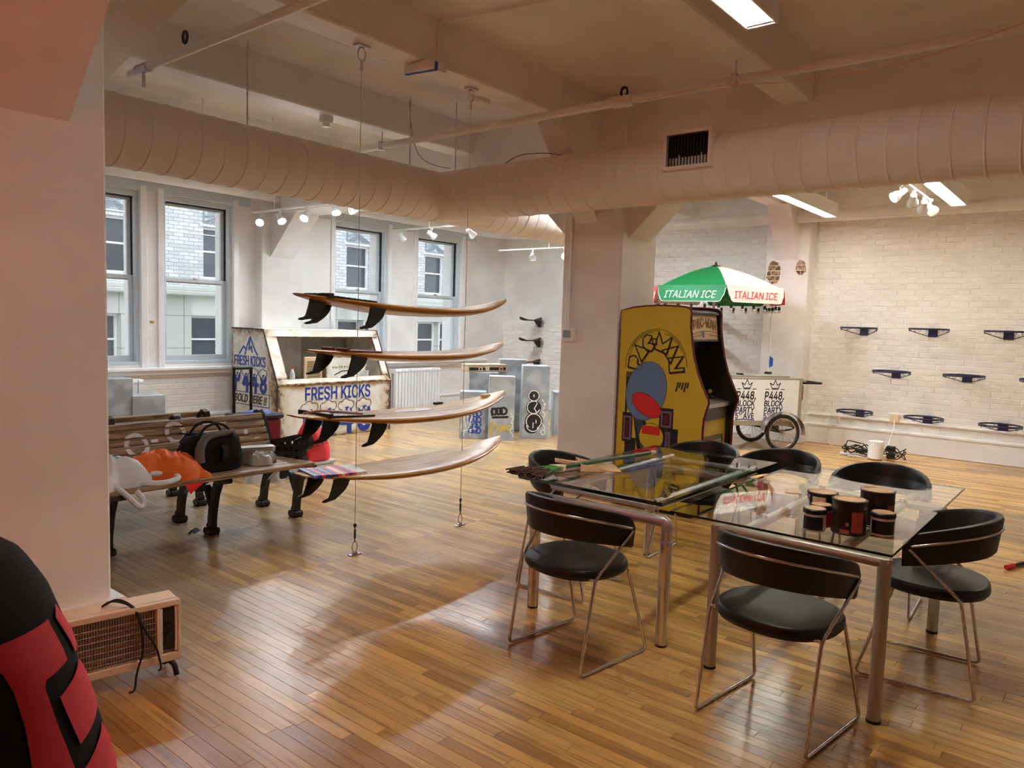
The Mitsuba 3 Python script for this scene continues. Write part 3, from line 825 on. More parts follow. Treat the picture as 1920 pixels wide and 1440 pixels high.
t1 = thing('glass_table', 'dining table with a thick green-edged glass top and round chrome legs under the broom', 'table')
glass_top(t1, 3.265, 4.85, 1.68, 2.575, 0.725, 0.742, 'glassedge')
LEG = [(3.335, 1.685), (3.295, 2.47), (4.62, 1.685), (4.62, 2.47)]
for i, (x, y) in enumerate(LEG):
    lk = part(t1, 'leg', cyl((x, y, 0.012), (x, y, 0.53), 0.031, 24), 'chrome')
    part(lk, 'collar', cat(cyl((x, y, 0.525), (x, y, 0.537), 0.034, 24), cyl((x, y, 0.535), (x, y, 0.60), 0.029, 24)), 'steel')
    part(lk, 'foot', cyl((x, y, 0.0), (x, y, 0.014), 0.029, 20), 'rubberblack')
for x, ya, yb in ((3.335, 1.685, 2.47), (4.62, 1.685, 2.47)):
    part(t1, 'cross_tube', tube(rounded([(x, ya, 0.59), (x, ya, 0.635), (x if x > 4 else 3.295, yb, 0.635), (x if x > 4 else 3.295, yb, 0.59)], 0.035, 5), 0.03, 20), 'steel')
for y in (1.81, 2.40):
    part(t1, 'rail', cyl((3.42, y, 0.685), (4.78, y, 0.685), 0.03, 20), 'chrome')
    for x in (3.55, 4.6):
        part(t1, 'support', cat(cyl((x, y, 0.70), (x, y, 0.722), 0.012, 12), cyl((x, y, 0.718), (x, y, 0.7245), 0.028, 16)), 'chrome')
part(t1, 'extension_rail', cat(cbox(3.375, 3.43, 1.78, 2.44, 0.665, 0.70, 0.012), cbox(3.39, 3.42, 1.80, 2.42, 0.70, 0.712, 0.004)), 'steel')
part(t1, 'extension_rail', cbox(4.70, 4.75, 1.78, 2.44, 0.665, 0.70, 0.012), 'steel')
t2 = thing('glass_table', 'dining table with a clear glass top and steel legs, holding the paint cans', 'table')
glass_top(t2, 3.235, 5.01, 0.645, 1.622, 0.712, 0.722, 'glassedgedark')
LEG2 = [(3.28, 0.68), (3.28, 1.40), (4.51, 0.68), (4.51, 1.40)]
for x, y in LEG2:
    lk = part(t2, 'leg', cyl((x, y, 0.01), (x, y, 0.69), 0.027, 20), 'silvergrey')
    part(lk, 'foot', cyl((x, y, 0), (x, y, 0.012), 0.0285, 20), 'rubberblack')
for x in (3.28, 4.51):
    part(t2, 'cross_tube', cyl((x, 0.66, 0.675), (x, 1.42, 0.675), 0.024, 16), 'silvergrey')
for y in (0.86, 1.28):
    part(t2, 'rail', cbox(3.3, 4.75, y - 0.02, y + 0.02, 0.655, 0.695, 0.008), 'silvergrey')
    for x in (3.55, 4.45):
        part(t2, 'support', cyl((x, y, 0.69), (x, y, 0.7115), 0.016, 12), 'chrome')

# broom, dustpan and paper
br = thing('broom', 'green hand broom lying on the thick glass table, its bristles past the left edge', 'broom')
Z = 0.743
hd, tl = np.array([3.36, 2.425, Z + 0.045]), np.array([4.48, 2.38, Z + 0.016])
ax = (tl - hd) / np.linalg.norm(tl - hd)
part(br, 'handle', cyl(hd + ax * 0.10, tl - ax * 0.06, 0.013, 12), 'darkgreen', 30)
part(br, 'tip', cyl(tl - ax * 0.06, tl, 0.015, 12), 'tan', label='pale wooden tip')
rs = np.random.default_rng(3)
fib = []
for i in range(150):
    w0, h0 = rs.uniform(-1, 1), rs.uniform(-1, 1)
    a = hd + ax * 0.06 + np.array([0, 0.028 * w0, 0.012 * h0])
    b = hd - ax * (0.16 + 0.05 * rs.random()) + np.array([0, 0.10 * w0 + 0.01 * rs.normal(), 0.016 * h0 - 0.012])
    fib.append(tube([a, (a + b) / 2 + (0, 0, 0.006), b], 0.0028, 4))
part(br, 'bristles', cat(*fib[:55]), 'bristle', False, kind='stuff', label='green bristles')
part(br, 'worn_bristles', cat(*[moved(tube([hd - ax * (0.05 + 0.1 * rs.random()) + (0, 0.09 * w, 0.012 * h), hd - ax * (0.2 + 0.05 * rs.random()) + (0, 0.12 * w, 0.012 * h - 0.01)], 0.0045, 4), 0, 0, 0.004) for w, h in rs.uniform(-1, 1, (110, 2))]), 'brown', False, kind='stuff', label='dusty brown bristle ends')
part(br, 'ferrule', hull([hd + ax * a + (0, y, z) for a, wy in ((0.05, 0.05), (0.12, 0.016)) for y in (-wy, wy) for z in (-0.014, 0.014)]), 'cream', 30, label='pale plastic ferrule')
dp = thing('dustpan', 'small tan dustpan lying against the broom handle on the glass table', 'dustpan')
d0 = np.array([3.68, 2.40, Z])
pan = cat(cbox(0, 0.24, -0.11, 0.11, 0.0, 0.006, 0.002), hull([(0, y, z) for y in (-0.11, 0.11) for z in (0, 0.045)] + [(0.008, y, z) for y in (-0.11, 0.11) for z in (0, 0.045)]), hull([(0, 0.105, 0), (0, 0.105, 0.045), (0.2, 0.105, 0), (0, 0.111, 0), (0, 0.111, 0.045), (0.2, 0.111, 0)]),
          hull([(0, -0.105, 0), (0, -0.105, 0.045), (0.2, -0.105, 0), (0, -0.111, 0), (0, -0.111, 0.045), (0.2, -0.111, 0)]))
part(dp, 'pan', moved(rotz(pan, -48), 3.70, 2.47, Z), 'tan', 30)
part(dp, 'handle', moved(rotz(hull([(0.0, -0.02, 0.012), (0.0, 0.02, 0.012), (0, -0.02, 0.035), (0, 0.02, 0.035), (-0.14, -0.013, 0.035), (-0.14, 0.013, 0.035), (-0.14, -0.012, 0.055), (-0.14, 0.012, 0.055)]), -48), 3.70, 2.47, Z), 'pink' if False else 'tan')
solo('paper_slip', moved(rotz(cbox(-0.06, 0.06, -0.045, 0.045, 0, 0.003, 0), 20), 4.13, 1.34, 0.723), 'cream', 'small folded paper slip on the clear glass table', 'paper', smooth=False)


# paint cans and jars
def can(x, y, r, h, label, body, turn, marks, z=0.7235):
    t = thing('paint_can', label, 'paint can')
    part(t, 'body', moved(lathe([(0, 0), (r - 0.002, 0), (r, 0.003), (r, 0.006), (r - 0.002, 0.008), (r - 0.002, h - 0.01), (r + 0.001, h - 0.007), (r + 0.001, h - 0.002), (r - 0.004, h), (r - 0.01, h - 0.004), (0, h - 0.004)], 36), x, y, z), body)
    part(t, 'lid', moved(lathe([(0, h - 0.003), (r - 0.018, h - 0.003), (r - 0.014, h + 0.001), (r - 0.008, h + 0.001), (r - 0.007, h - 0.003)], 36), x, y, z), 'tan', label='pale lid')
    for a0, a1, z0, z1, m in marks:
        band(t, x, y, r + 0.0005, a0 + turn, a1 + turn, z + z0 * h, z + z1 * h, m)


def band(t, x, y, r, a0, a1, z0, z1, m, n=10):
    a = np.radians(np.linspace(a0, a1, n))
    v = [(x + q * math.cos(t_), y + q * math.sin(t_), z) for z in (z0, z1) for q in (r, r + 0.0008) for t_ in a]
    f = []
    N = n
    for i in range(n - 1):
        f += [(N + i, N + i + 1, 3 * N + i + 1), (N + i, 3 * N + i + 1, 3 * N + i), (i + 1, i, 2 * N + i), (i + 1, 2 * N + i, 2 * N + i + 1),
              (2 * N + i, 3 * N + i, 3 * N + i + 1), (2 * N + i, 3 * N + i + 1, 2 * N + i + 1), (i, i + 1, N + i), (i + 1, N + i + 1, N + i)]
    for i in (0, n - 1):
        q = [i, N + i, 3 * N + i, 2 * N + i]
        f += [(q[0], q[1], q[2]), (q[0], q[2], q[3])]
    part(t, 'label', trimesh.Trimesh(v, f, process=False), m, False)


def jar(x, y, r, h, label, marks, z=0.7235):
    t = thing('paint_jar', label, 'paint jar')
    part(t, 'body', moved(lathe([(0, 0), (r - 0.003, 0), (r, 0.004), (r, h * 0.78), (r - 0.004, h * 0.8), (0, h * 0.8)], 30), x, y, z), 'white')
    part(t, 'lid', moved(lathe([(r + 0.001, h * 0.79), (r + 0.002, h * 0.8), (r + 0.002, h - 0.004), (r - 0.002, h), (0, h), (0, h * 0.79)], 30), x, y, z), 'black')
    part(t, 'lid_disc', moved(lathe([(0, h), (r - 0.004, h), (r - 0.004, h + 0.001), (0, h + 0.001)], 30), x, y, z), 'tan')
    for a0, a1, z0, z1, m in marks:
        band(t, x, y, r + 0.0005, a0, a1, z + z0 * h, z + z1 * h, m, 14)


V0 = 193  # the side of the cans that faces the camera
can(3.465, 0.875, 0.073, 0.15, 'dark maroon paint can in the middle of the group, nearest the camera', 'coffee', V0, [(-8, 2, 0.28, 0.38, 'gold'), (10, 50, 0.10, 0.70, 'labelred'), (-25, 5, 0.06, 0.17, 'labelred')])
can(3.69, 0.815, 0.074, 0.165, 'dark maroon paint can at the back right of the group', 'coffee', V0, [(35, 65, 0.1, 0.65, 'labelred')])
can(3.60, 1.03, 0.068, 0.135, 'black paint can with a pink label and wire handle at the back left', 'black', V0, [(-35, 15, 0.42, 0.88, 'tan'), (-28, 8, 0.5, 0.68, 'labelred'), (-70, -50, 0.3, 0.9, 'white')])
part('paint_can_002', 'handle', tube([(3.60 + 0.07 * math.cos(a), 1.03 + 0.07 * math.sin(a), 0.7235 + 0.12 - 0.05 * math.sin((a - 2.2) / 2.4 * PI)) for a in np.linspace(2.2, 4.6, 14)], 0.0025, 6), 'black')
jar(3.395, 1.0, 0.048, 0.098, 'white paint jar with a black label at the left of the cans', [(V0 - 62, V0 + 50, 0.08, 0.68, 'black')])
jar(3.485, 1.0, 0.047, 0.10, 'paint jar with an orange red label between the left jar and the front can', [(V0 - 60, V0 + 90, 0.06, 0.72, 'redbag')])
jar(3.545, 0.755, 0.049, 0.098, 'white paint jar with a black label at the right in front of the cans', [(V0 - 58, V0 + 62, 0.08, 0.68, 'black')])


# ---------------------------------------------------------------- hanging surfboards on their two cables
def surfboard(label, x0, x1, y, deck_z, W, th, mirror=0.0, edge='surfedge', tip=0.5):
    """deck_z: heights of the deck at even steps from tail to nose."""
    t = thing('surfboard', label, 'surfboard', 'surfboards hanging between two cables')
    n, L = 60, x1 - x0
    u = np.linspace(0, 1, n)
    zz = np.interp(u, np.linspace(0, 1, len(deck_z)), deck_z)
    for _ in range(6):
        zz[1:-1] = (zz[:-2] + 2 * zz[1:-1] + zz[2:]) / 4
    w = W / 2 * np.clip(np.sin(PI * np.clip(u, 0, 1) ** 0.92), 0, 1) ** 0.62
    w = np.maximum(w, W / 2 * np.interp(u, [0, 0.03, 0.12, 1], [tip * 0.35, tip * 0.62, 0.0, 0.0]))
    w[0] *= 0.8
    w[-1] = 0.004
    tk = th * np.clip(np.sin(PI * u), 0, 1) ** 0.5 * np.interp(u, [0, .3, .7, 1], [0.6, 1, 1, 0.7]) + 0.008
    a = np.arange(28) * 2 * PI / 28
    rs = []
    for i in range(n):
        c, s = np.cos(a), np.sin(a)
        yy = w[i] * np.sign(c) * np.abs(c) ** 0.8
        z2 = np.where(s > 0, 0.35 * tk[i] * np.abs(s) ** 0.9, -0.65 * tk[i] * np.abs(s) ** 0.8)
        rs.append(np.column_stack([np.full(28, x0 + L * u[i]), y + yy, zz[i] - 0.35 * tk[i] + z2]))
    m = rings_mesh(rs)
    c = m.triangles_center
    mid = np.interp(c[:, 0], x0 + L * u, zz)
    up = m.face_normals[:, 2] > 0.55
    part(t, 'deck', trimesh.Trimesh(m.vertices, m.faces[up], process=False), 'surf', 60)
    part(t, 'hull', trimesh.Trimesh(m.vertices, m.faces[~up], process=False), edge, 60)

    def zbot(x):
        q = (x - x0) / L
        return float(np.interp(q, u, zz - tk * 0.96))

    def ztop(x):
        return float(np.interp((x - x0) / L, u, zz))
    return t, zbot, ztop


def fin(t, x, y, zb, d=0.125, b=0.15, cant=0.0, m='gloss'):
    p = [(0.02, 0.012), (b, 0.012)] + [(b - 0.015 - 0.125 * q ** 1.3 + 0.02 * math.sin(PI * q), -d * q * 1.0) for q in np.linspace(0.12, 0.92, 7)] + [(-0.045, -d), (-0.062, -d * 0.985), (-0.06, -d * 0.93)] + [(-0.035 + 0.055 * (1 - q) ** 0.6, -d * q) for q in np.linspace(0.82, 0.05, 7)]
    s = Polygon(p).buffer(0.004).buffer(-0.002)
    g = put(extrude(s, 0.011), (x, y + 0.0055, zb), (1, 0, 0), (0, 0, 1))
    part(t, 'fin', g, m, 30)


def grip(t, x0, x1, y, ztop, m, wide=0.13, stripes=None):
    n = 10
    xs = np.linspace(x0, x1, n)
    for k, (ya, yb) in enumerate(((-wide, -0.02), (0.02, wide))):
        bars = []
        for i in range(n - 1):
            z = ztop((xs[i] + xs[i + 1]) / 2)
            bars.append(cbox(xs[i] + 0.002, xs[i + 1] - 0.002, y + ya, y + yb, z - 0.012, z + 0.008 + 0.012 * (i == 0), 0.003))
        part(t, 'grip_pad', cat(*bars), m, 30, label='ribbed grip pad')


s1, zb, zt = surfboard('topmost of the hanging surfboards, seen from below', 2.715, 4.71, 3.91, [1.735, 1.718, 1.704, 1.694, 1.688, 1.686, 1.689, 1.702, 1.732, 1.785], 0.50, 0.062)
for x, y in ((2.80, 3.91), (3.12, 3.72), (2.98, 4.10)):
    fin(s1, x, y, zb(x + 0.05))
grip(s1, 2.86, 3.25, 3.91, zt, 'black')
s2, zb, zt = surfboard('second hanging surfboard from the top, seen edge-on', 2.79, 4.685, 3.91, [1.392, 1.382, 1.374, 1.369, 1.366, 1.365, 1.367, 1.376, 1.396, 1.435], 0.50, 0.058)
for x, y in ((2.86, 3.91), (3.01, 3.76)):
    fin(s2, x, y, zb(x + 0.05))
grip(s2, 3.0, 3.3, 3.91, zt, 'maroon')
s3, zb, zt = surfboard('third hanging surfboard from the top with a black grip and a signature', 2.69, 4.73, 3.91, [0.99, 0.974, 0.961, 0.951, 0.946, 0.945, 0.95, 0.963, 0.992, 1.04], 0.54, 0.062, tip=0.75)
for x, y in ((2.78, 3.91), (2.83, 3.80), (3.15, 3.72)):
    fin(s3, x, y, zb(x + 0.05), 0.13)
grip(s3, 2.86, 3.24, 3.93, zt, 'black', 0.16)
part(s3, 'leash', tube(rounded([(2.74, 3.86, 1.0), (2.82, 3.80, 1.02), (2.98, 3.74, 1.0), (3.1, 3.74, 0.985)], 0.05), 0.008, 6), 'copper')
part(s3, 'wax_patch', moved(slab(0, 0, 0.17, 0.07, 1, 0, 0.004, 0.002), 3.72, 3.92, zt(3.72) - 0.001), 'milky', label='pale worn wax patch')
part(s3, 'wax_patch', moved(slab(0, 0, 0.05, 0.035, 1, 0, 0.02, 0.006), 4.54, 3.95, zt(4.54) - 0.008), 'cream', label='pale patch near the nose')
part(s3, 'strap', cbox(4.08, 4.16, 4.05, 4.09, zt(4.1) - 0.004, zt(4.1) + 0.012, 0.004), 'black')
sig = text('Jim Wright', 0.022, 0.28, 0.002, False, 0.45)
part(s3, 'signature', put(sig, (3.42, 3.72, zt(3.5) - 0.021), (1, 0, 0.0), (0, 0.72, 0.69)), 'ink', False, label='black handwritten signature')
s4, zb, zt = surfboard('lowest hanging surfboard with a striped red and blue grip pad', 2.745, 4.70, 3.91, [0.615, 0.596, 0.584, 0.576, 0.572, 0.572, 0.577, 0.59, 0.617, 0.668], 0.52, 0.062, tip=0.7)
for x, y in ((2.80, 3.91), (2.88, 3.76)):
    fin(s4, x, y, zb(x + 0.05), 0.12)
gp = []
for k in range(14):
    x = 2.80 + k * 0.03
    z = zt(x + 0.015)
    part(s4, 'grip_stripe', hull([(x + a + dy * 0.25, 3.91 + dy, z + h) for a in (0, 0.026) for dy in (-0.13, 0.13) for h in (-0.006, 0.012)]), ('slateblue', 'blueink', 'redbag', 'blueink', 'maroon', 'blueink', 'redbag', 'milky', 'redbag', 'blueink', 'redbag', 'milky', 'milky', 'milky')[k], False)


def cable(label, x, y):
    t = thing('cable', label, 'cable', 'steel cables holding the surfboards')
    part(t, 'wire', cyl((x, y, 0.20), (x, y, 3.21), 0.0022, 6), 'steel')
    part(t, 'ceiling_plate', cbox(x - 0.05, x + 0.05, y - 0.03, y + 0.03, 3.318, 3.329, 0.003), 'steel')
    part(t, 'ceiling_ring', tube([(x + 0.03 * math.cos(a), y, 3.275 + 0.042 * math.sin(a)) for a in np.linspace(0, 2 * PI, 21)[:-1]], 0.005, 8, True), 'steel')
    part(t, 'clamp', cat(cyl((x, y, 3.17), (x, y, 3.235), 0.007, 8), cbox(x - 0.012, x + 0.012, y - 0.006, y + 0.006, 3.18, 3.2, 0.003)), 'steel')
    part(t, 'turnbuckle', cat(cyl((x, y, 0.115), (x, y, 0.175), 0.0075, 10), cyl((x, y, 0.09), (x, y, 0.21), 0.0035, 8), cbox(x - 0.012, x + 0.012, y - 0.005, y + 0.005, 0.19, 0.215, 0.003)), 'iron')
    part(t, 'floor_ring', tube([(x + 0.022 * math.cos(a), y, 0.055 + 0.036 * math.sin(a)) for a in np.linspace(0, 2 * PI, 21)[:-1]], 0.004, 8, True), 'chrome')
    part(t, 'floor_plate', cat(cbox(x - 0.045, x + 0.045, y - 0.02, y + 0.02, 0.0, 0.008, 0.003), cbox(x - 0.02, x + 0.02, y - 0.012, y + 0.012, 0.008, 0.02, 0.004)), 'chrome')


cable('left steel cable with its turnbuckle, from the ceiling beam through the surfboards to the floor', 3.196, 3.912)
cable('right steel cable with its turnbuckle, from the ceiling beam through the surfboards to the floor', 4.235, 3.912)


# ---------------------------------------------------------------- two cast-iron park benches standing back to back
def bench_frame():
    """Side profile in (y, z): y grows from the seat's front edge to the back."""
    b = lambda pts, w: LineString(pts).buffer(w / 2, quad_segs=4)
    parts = [b([(0.30, 0.03), (0.285, 0.16), (0.25, 0.30), (0.20, 0.40), (0.12, 0.43)], 0.055), b([(0.76, 0.03), (0.74, 0.16), (0.70, 0.28), (0.64, 0.38), (0.6, 0.43)], 0.055),
             b([(0.08, 0.425), (0.35, 0.415), (0.62, 0.40)], 0.045), b([(0.30, 0.22), (0.36, 0.33), (0.46, 0.37), (0.56, 0.35), (0.70, 0.24)], 0.032), b([(0.46, 0.37), (0.47, 0.30)], 0.05),
             b([(0.60, 0.41), (0.66, 0.53), (0.72, 0.64), (0.785, 0.755), (0.82, 0.79), (0.86, 0.78), (0.868, 0.75)], 0.04),
             b([(0.63, 0.56), (0.55, 0.575), (0.44, 0.60), (0.30, 0.635), (0.20, 0.655)] + arc(0.165, 0.615, 0.045, 60, 360, 10), 0.042),
             b([(0.19, 0.59), (0.22, 0.50), (0.16, 0.43)], 0.036), b([(0.3, 0.62), (0.32, 0.44)], 0.014), b([(0.40, 0.6), (0.42, 0.43)], 0.014), b([(0.5, 0.58), (0.52, 0.42)], 0.014),
             b([(0.22, 0.52), (0.62, 0.50)], 0.014), b([(0.26, 0.56), (0.58, 0.46)], 0.012), b([(0.26, 0.46), (0.58, 0.54)], 0.012), Polygon([(0.2, 0.6), (0.55, 0.55), (0.6, 0.42), (0.2, 0.43)]).difference(unary_union([affinity.scale(Point(0.26 + 0.075 * i, 0.465 + 0.065 * j).buffer(0.024), 1, 1.2) for i in range(4) for j in range(2)])),
             b([(0.22, 0.38), (0.29, 0.2), (0.34, 0.33)], 0.012), b([(0.68, 0.34), (0.73, 0.2), (0.62, 0.33)], 0.012)]
    return unary_union(parts)


BF = bench_frame()


def bench(label, x0, x1, y0, sgn, frames, ztop=0.0):
    t = thing('park_bench', label, 'bench')
    Y = lambda q: y0 + sgn * q
    for fx in frames:
        m = extrude(BF, 0.045)
        m = put(m, (fx - 0.0225, y0, 0), (0, sgn, 0), (0, 0, 1)) if sgn > 0 else put(m, (fx + 0.0225, y0, 0), (0, sgn, 0), (0, 0, 1))
        fk = part(t, 'cast_iron_frame', m, 'iron', 30)
        for q in (0.30, 0.765):
            part(fk, 'foot', cat(cbox(fx - 0.045, fx + 0.045, Y(q) - 0.05, Y(q) + 0.05, 0, 0.05, 0.012), cbox(fx - 0.03, fx + 0.03, Y(q) - 0.032, Y(q) + 0.032, 0.045, 0.085, 0.01)), 'iron')
    for i, q in enumerate((0.055, 0.165, 0.275, 0.385, 0.495)):
        part(t, 'seat_slat', cbox(x0, x1, Y(q) - 0.046, Y(q) + 0.046, 0.452 - 0.012 * i * 0.4, 0.482 - 0.012 * i * 0.4, 0.006), 'bench', uv=None)
    for i in range(6):
        q, z = 0.605 + i * 0.032, 0.50 + i * 0.053
        m = cbox(x0, x1, -0.014, 0.014, -0.024, 0.024, 0.006)
        m.apply_transform(trimesh.transformations.rotation_matrix(-sgn * 0.45, [1, 0, 0]))
        sk = part(t, 'back_slat', moved(m, 0, Y(q) - sgn * 0.02, z), 'bench')
        for fx in frames:
            if x0 < fx < x1 - 0.1:
                part(sk, 'bolt', moved(trimesh.creation.icosphere(1, 0.008), fx, Y(q) - sgn * 0.037, z + 0.006), 'tan', True)
    return t


b1 = bench('front park bench of brown slats with black iron ends, loaded with bags and clothes', 1.2, 3.472, 4.72, 1, [2.065, 2.787, 3.50])


def sticker(t, poly, m, x, z, tilt=0.45, y=None, d=0.001):
    """A flat sticker or brush mark on the bench's back slats."""
    i = (z - 0.5) / 0.053
    part(t, 'sticker', put(extrude(poly, d), (x, 4.72 + 0.605 + i * 0.032 - 0.02 - 0.0165, z), (1, 0, 0), (0, math.sin(tilt), math.cos(tilt))), m, False)


for cx, cz, r in ((2.05, 0.58, 0.085), (2.42, 0.64, 0.085), (2.72, 0.70, 0.08), (1.7, 0.54, 0.07)):
    for i in range(6):
        z = 0.50 + i * 0.053
        ring = Point(0, cz - z).buffer(r).difference(Point(0, cz - z).buffer(r - 0.03)).intersection(sbox(-1, -0.021, 1, 0.021))
        if ring.area > 1e-5:
            sticker(b1, ring, 'milky', cx, z)
sticker(b1, sbox(-0.06, -0.02, 0.06, 0.02), 'cream', 2.14, 0.765)
sticker(b1, Point(0, 0).buffer(0.02), 'blueink', 2.14, 0.765, d=0.0016)
sticker(b1, sbox(-0.07, -0.018, 0.05, 0.018), 'gold', 1.72, 0.712)
sticker(b1, Point(0, 0).buffer(0.02), 'white', 3.28, 0.66)
sticker(b1, sbox(-0.02, -0.008, 0.02, 0.008), 'cream', 3.36, 0.606)
sticker(b1, sbox(-0.025, -0.012, 0.025, 0.012), 'white', 2.55, 0.66)
b2 = bench('rear park bench standing back to back behind the front bench', 1.2, 3.17, 6.62, -1, [2.4, 3.15])
part(b2, 'sticker', cbox(2.9, 2.95, 5.79, 5.80, 0.75, 0.785, 0), 'white', False)
part(b2, 'sticker', cbox(1.65, 1.86, 5.785, 5.80, 0.75, 0.80, 0), 'milky', False)

# things lying on the front bench
bag = thing('tote_bag', 'black tote bag with a grey cloth hanging out, standing on the front bench', 'bag')
rs = []
for z, s in ((0.482, 0.9), (0.49, 1.0), (0.56, 1.04), (0.64, 1.0), (0.70, 0.92), (0.735, 0.82), (0.74, 0.7)):
    p = superring(2.76, 4.99, 0.21 * s, 0.115 * s, 0.55, 40)
    wv = 0.006 * np.sin(np.arange(40) * 1.3 + z * 40)
    rs.append(np.column_stack([p[:, 0] + wv, p[:, 1] + wv[::-1], np.full(40, z) + 0.012 * np.sin(np.arange(40) * 0.6) * (z > 0.69)]))
part(bag, 'body', rings_mesh(rs), 'blackcloth', 50)
for y in (4.92, 5.05):
    part(bag, 'strap', tube([(2.76 + 0.12 * math.cos(a), y, 0.71 + 0.11 * math.sin(a)) for a in np.linspace(0.1, PI - 0.1, 14)], 0.009, 6), 'blackcloth')
cl = rounded([(2.90, 4.93, 0.75), (2.76, 4.885, 0.752), (2.66, 4.87, 0.74), (2.605, 4.855, 0.66), (2.615, 4.862, 0.57)], 0.08, 6)
part(bag, 'cloth', tube(cl, np.linspace(0.02, 0.034, len(cl)), 10), 'greycloth', 60, label='grey cloth')
solo('orange_jacket', moved(crumple(0.30, 0.17, 0.16, 4, 48, 0.85, 3.4), 2.36, 4.93, 0.482), 'orange', 'crumpled bright orange garment on the bench beside the black tote bag', 'jacket', smooth=60)
k = 'orange_jacket'
part(k, 'sleeve', moved(rotz(crumple(0.14, 0.07, 0.06, 9, 22, 0.5, 2), -20), 2.52, 4.85, 0.482), 'orange', 60)
part(k, 'hem', hull([(2.46, 4.695, 0.40), (2.56, 4.695, 0.47), (2.42, 4.695, 0.475), (2.46, 4.70, 0.40), (2.56, 4.70, 0.47), (2.42, 4.70, 0.475)]), 'redbag', False, label='red hem hanging under the bench edge')
wb = solo('plastic_bag', moved(crumple(0.24, 0.13, 0.18, 2, 40, 0.8, 2.8), 1.98, 4.86, 0.482), 'milky', 'white plastic bag at the left end of the front bench', 'bag', smooth=60)
part(wb, 'handle', tube(rounded([(2.0, 4.77, 0.52), (2.06, 4.70, 0.45), (2.13, 4.69, 0.36), (2.17, 4.70, 0.40), (2.12, 4.72, 0.47)], 0.05, 5), 0.018, 8), 'milky', 60)
part(wb, 'loop', tube(rounded([(2.16, 4.80, 0.50), (2.3, 4.72, 0.49), (2.42, 4.74, 0.51), (2.38, 4.83, 0.535), (2.26, 4.84, 0.54)], 0.06, 5), 0.02, 8), 'milky', 60)
bt = thing('water_bottle', 'pale bottle with a black cap on the bench beside the column', 'bottle')
part(bt, 'body', moved(lathe([(0, 0), (0.036, 0), (0.038, 0.006), (0.038, 0.15), (0.03, 0.165), (0, 0.165)], 20), 1.99, 5.1, 0.475), 'cream')
part(bt, 'cap', moved(lathe([(0, 0.163), (0.024, 0.163), (0.026, 0.175), (0.024, 0.205), (0, 0.21)], 20), 1.99, 5.1, 0.475), 'gloss')
cp = thing('clear_bag', 'clear plastic bag of packaging on the right end of the bench seat', 'plastic bag')
part(cp, 'bag', moved(crumple(0.13, 0.12, 0.09, 7, 22, 0.7, 3), 3.15, 5.0, 0.482), 'clearish', 20)
for i in range(3):
    part(cp, 'tray', moved(rotz(cbox(-0.13, 0.13, -0.05, 0.05, 0.085 + i * 0.014, 0.093 + i * 0.014, 0.003), -28 + i * 5), 3.15, 5.02, 0.482), 'clearish')
solo('blue_scrap', cat(hull([(2.70, 5.10, 0), (2.78, 5.16, 0), (2.72, 5.19, 0.002), (2.73, 5.14, 0.035)]), hull([(2.66, 5.13, 0.0), (2.71, 5.16, 0.0), (2.69, 5.12, 0.03), (2.70, 5.15, 0.02)])), 'navy', 'crumpled dark blue scrap on the floor in front of the bench', 'scrap', smooth=False)
sc = thing('suitcase', 'wheeled suitcase with its black pull handle raised, standing behind the benches', 'suitcase')
part(sc, 'body', cbox(3.98, 4.46, 6.62, 6.92, 0.05, 0.56, 0.04), 'maroon')
part(sc, 'flap', cbox(3.97, 4.47, 6.61, 6.93, 0.54, 0.60, 0.025), 'rubberblack')
part(sc, 'bundle', moved(crumple(0.15, 0.09, 0.035, 5, 20, 0.7, 3), 4.25, 6.75, 0.598), 'blueink', 60, label='blue cloth')
part(sc, 'pull_handle', cat(cyl((4.06, 6.88, 0.58), (4.06, 6.88, 1.05), 0.015, 8), cyl((4.25, 6.88, 0.58), (4.25, 6.88, 1.05), 0.015, 8), cbox(4.045, 4.265, 6.86, 6.90, 1.035, 1.07, 0.012)), 'black')
for x in (4.05, 4.39):
    part(sc, 'wheel', cyl((x - 0.02, 6.88, 0.035), (x + 0.02, 6.88, 0.035), 0.035, 14), 'rubberblack')
bx = thing('plastic_box', 'low milky plastic box with a lid on the floor under the red bag', 'box')
part(bx, 'tub', cbox(4.37, 4.72, 6.10, 6.40, 0, 0.13, 0.015), 'milky')
part(bx, 'lid', cbox(4.36, 4.73, 6.09, 6.41, 0.13, 0.155, 0.006), 'clearish')
rb = thing('red_bag', 'bright red plastic bag standing on the milky plastic box', 'bag')
rs = []
r2 = np.random.default_rng(5)
for z, s, e in ((0.156, 0.85, 0.8), (0.165, 1.0, 0.7), (0.25, 1.0, 0.75), (0.34, 0.86, 0.8), (0.42, 0.62, 0.9), (0.48, 0.38, 1), (0.52, 0.2, 1), (0.53, 0.08, 1)):
    p = superring(4.54 - 0.10 * max(z - 0.3, 0), 6.25, 0.175 * s, 0.145 * s, e, 36)
    d = 0.01 * np.sin(np.arange(36) * 0.9 + z * 15)
    rs.append(np.column_stack([p[:, 0] + d, p[:, 1] + d, np.full(36, 0.156 + (z - 0.156) * 1.2)]))
part(rb, 'body', rings_mesh(rs), 'redbag', 50)
part(rb, 'print', put(extrude(strokes([[(0, 0), (0.03, 0.02), (0.05, 0.0), (0.07, 0.03), (0.1, 0.005), (0.13, 0.03), (0.16, 0.02)], [(0.0, -0.015), (0.16, 0.005)]], 0.006), 0.003), (4.46, 6.098, 0.32), (0.94, -0.05, 0.1), (0, 0.25, 0.97)), 'maroon', False)
solo('clear_film', moved(crumple(0.22, 0.14, 0.2, 11, 20, 0.6, 2), 4.12, 6.35, 0.0), 'clearish', 'heap of clear plastic film on the floor behind the bench arm', 'plastic film', smooth=40)

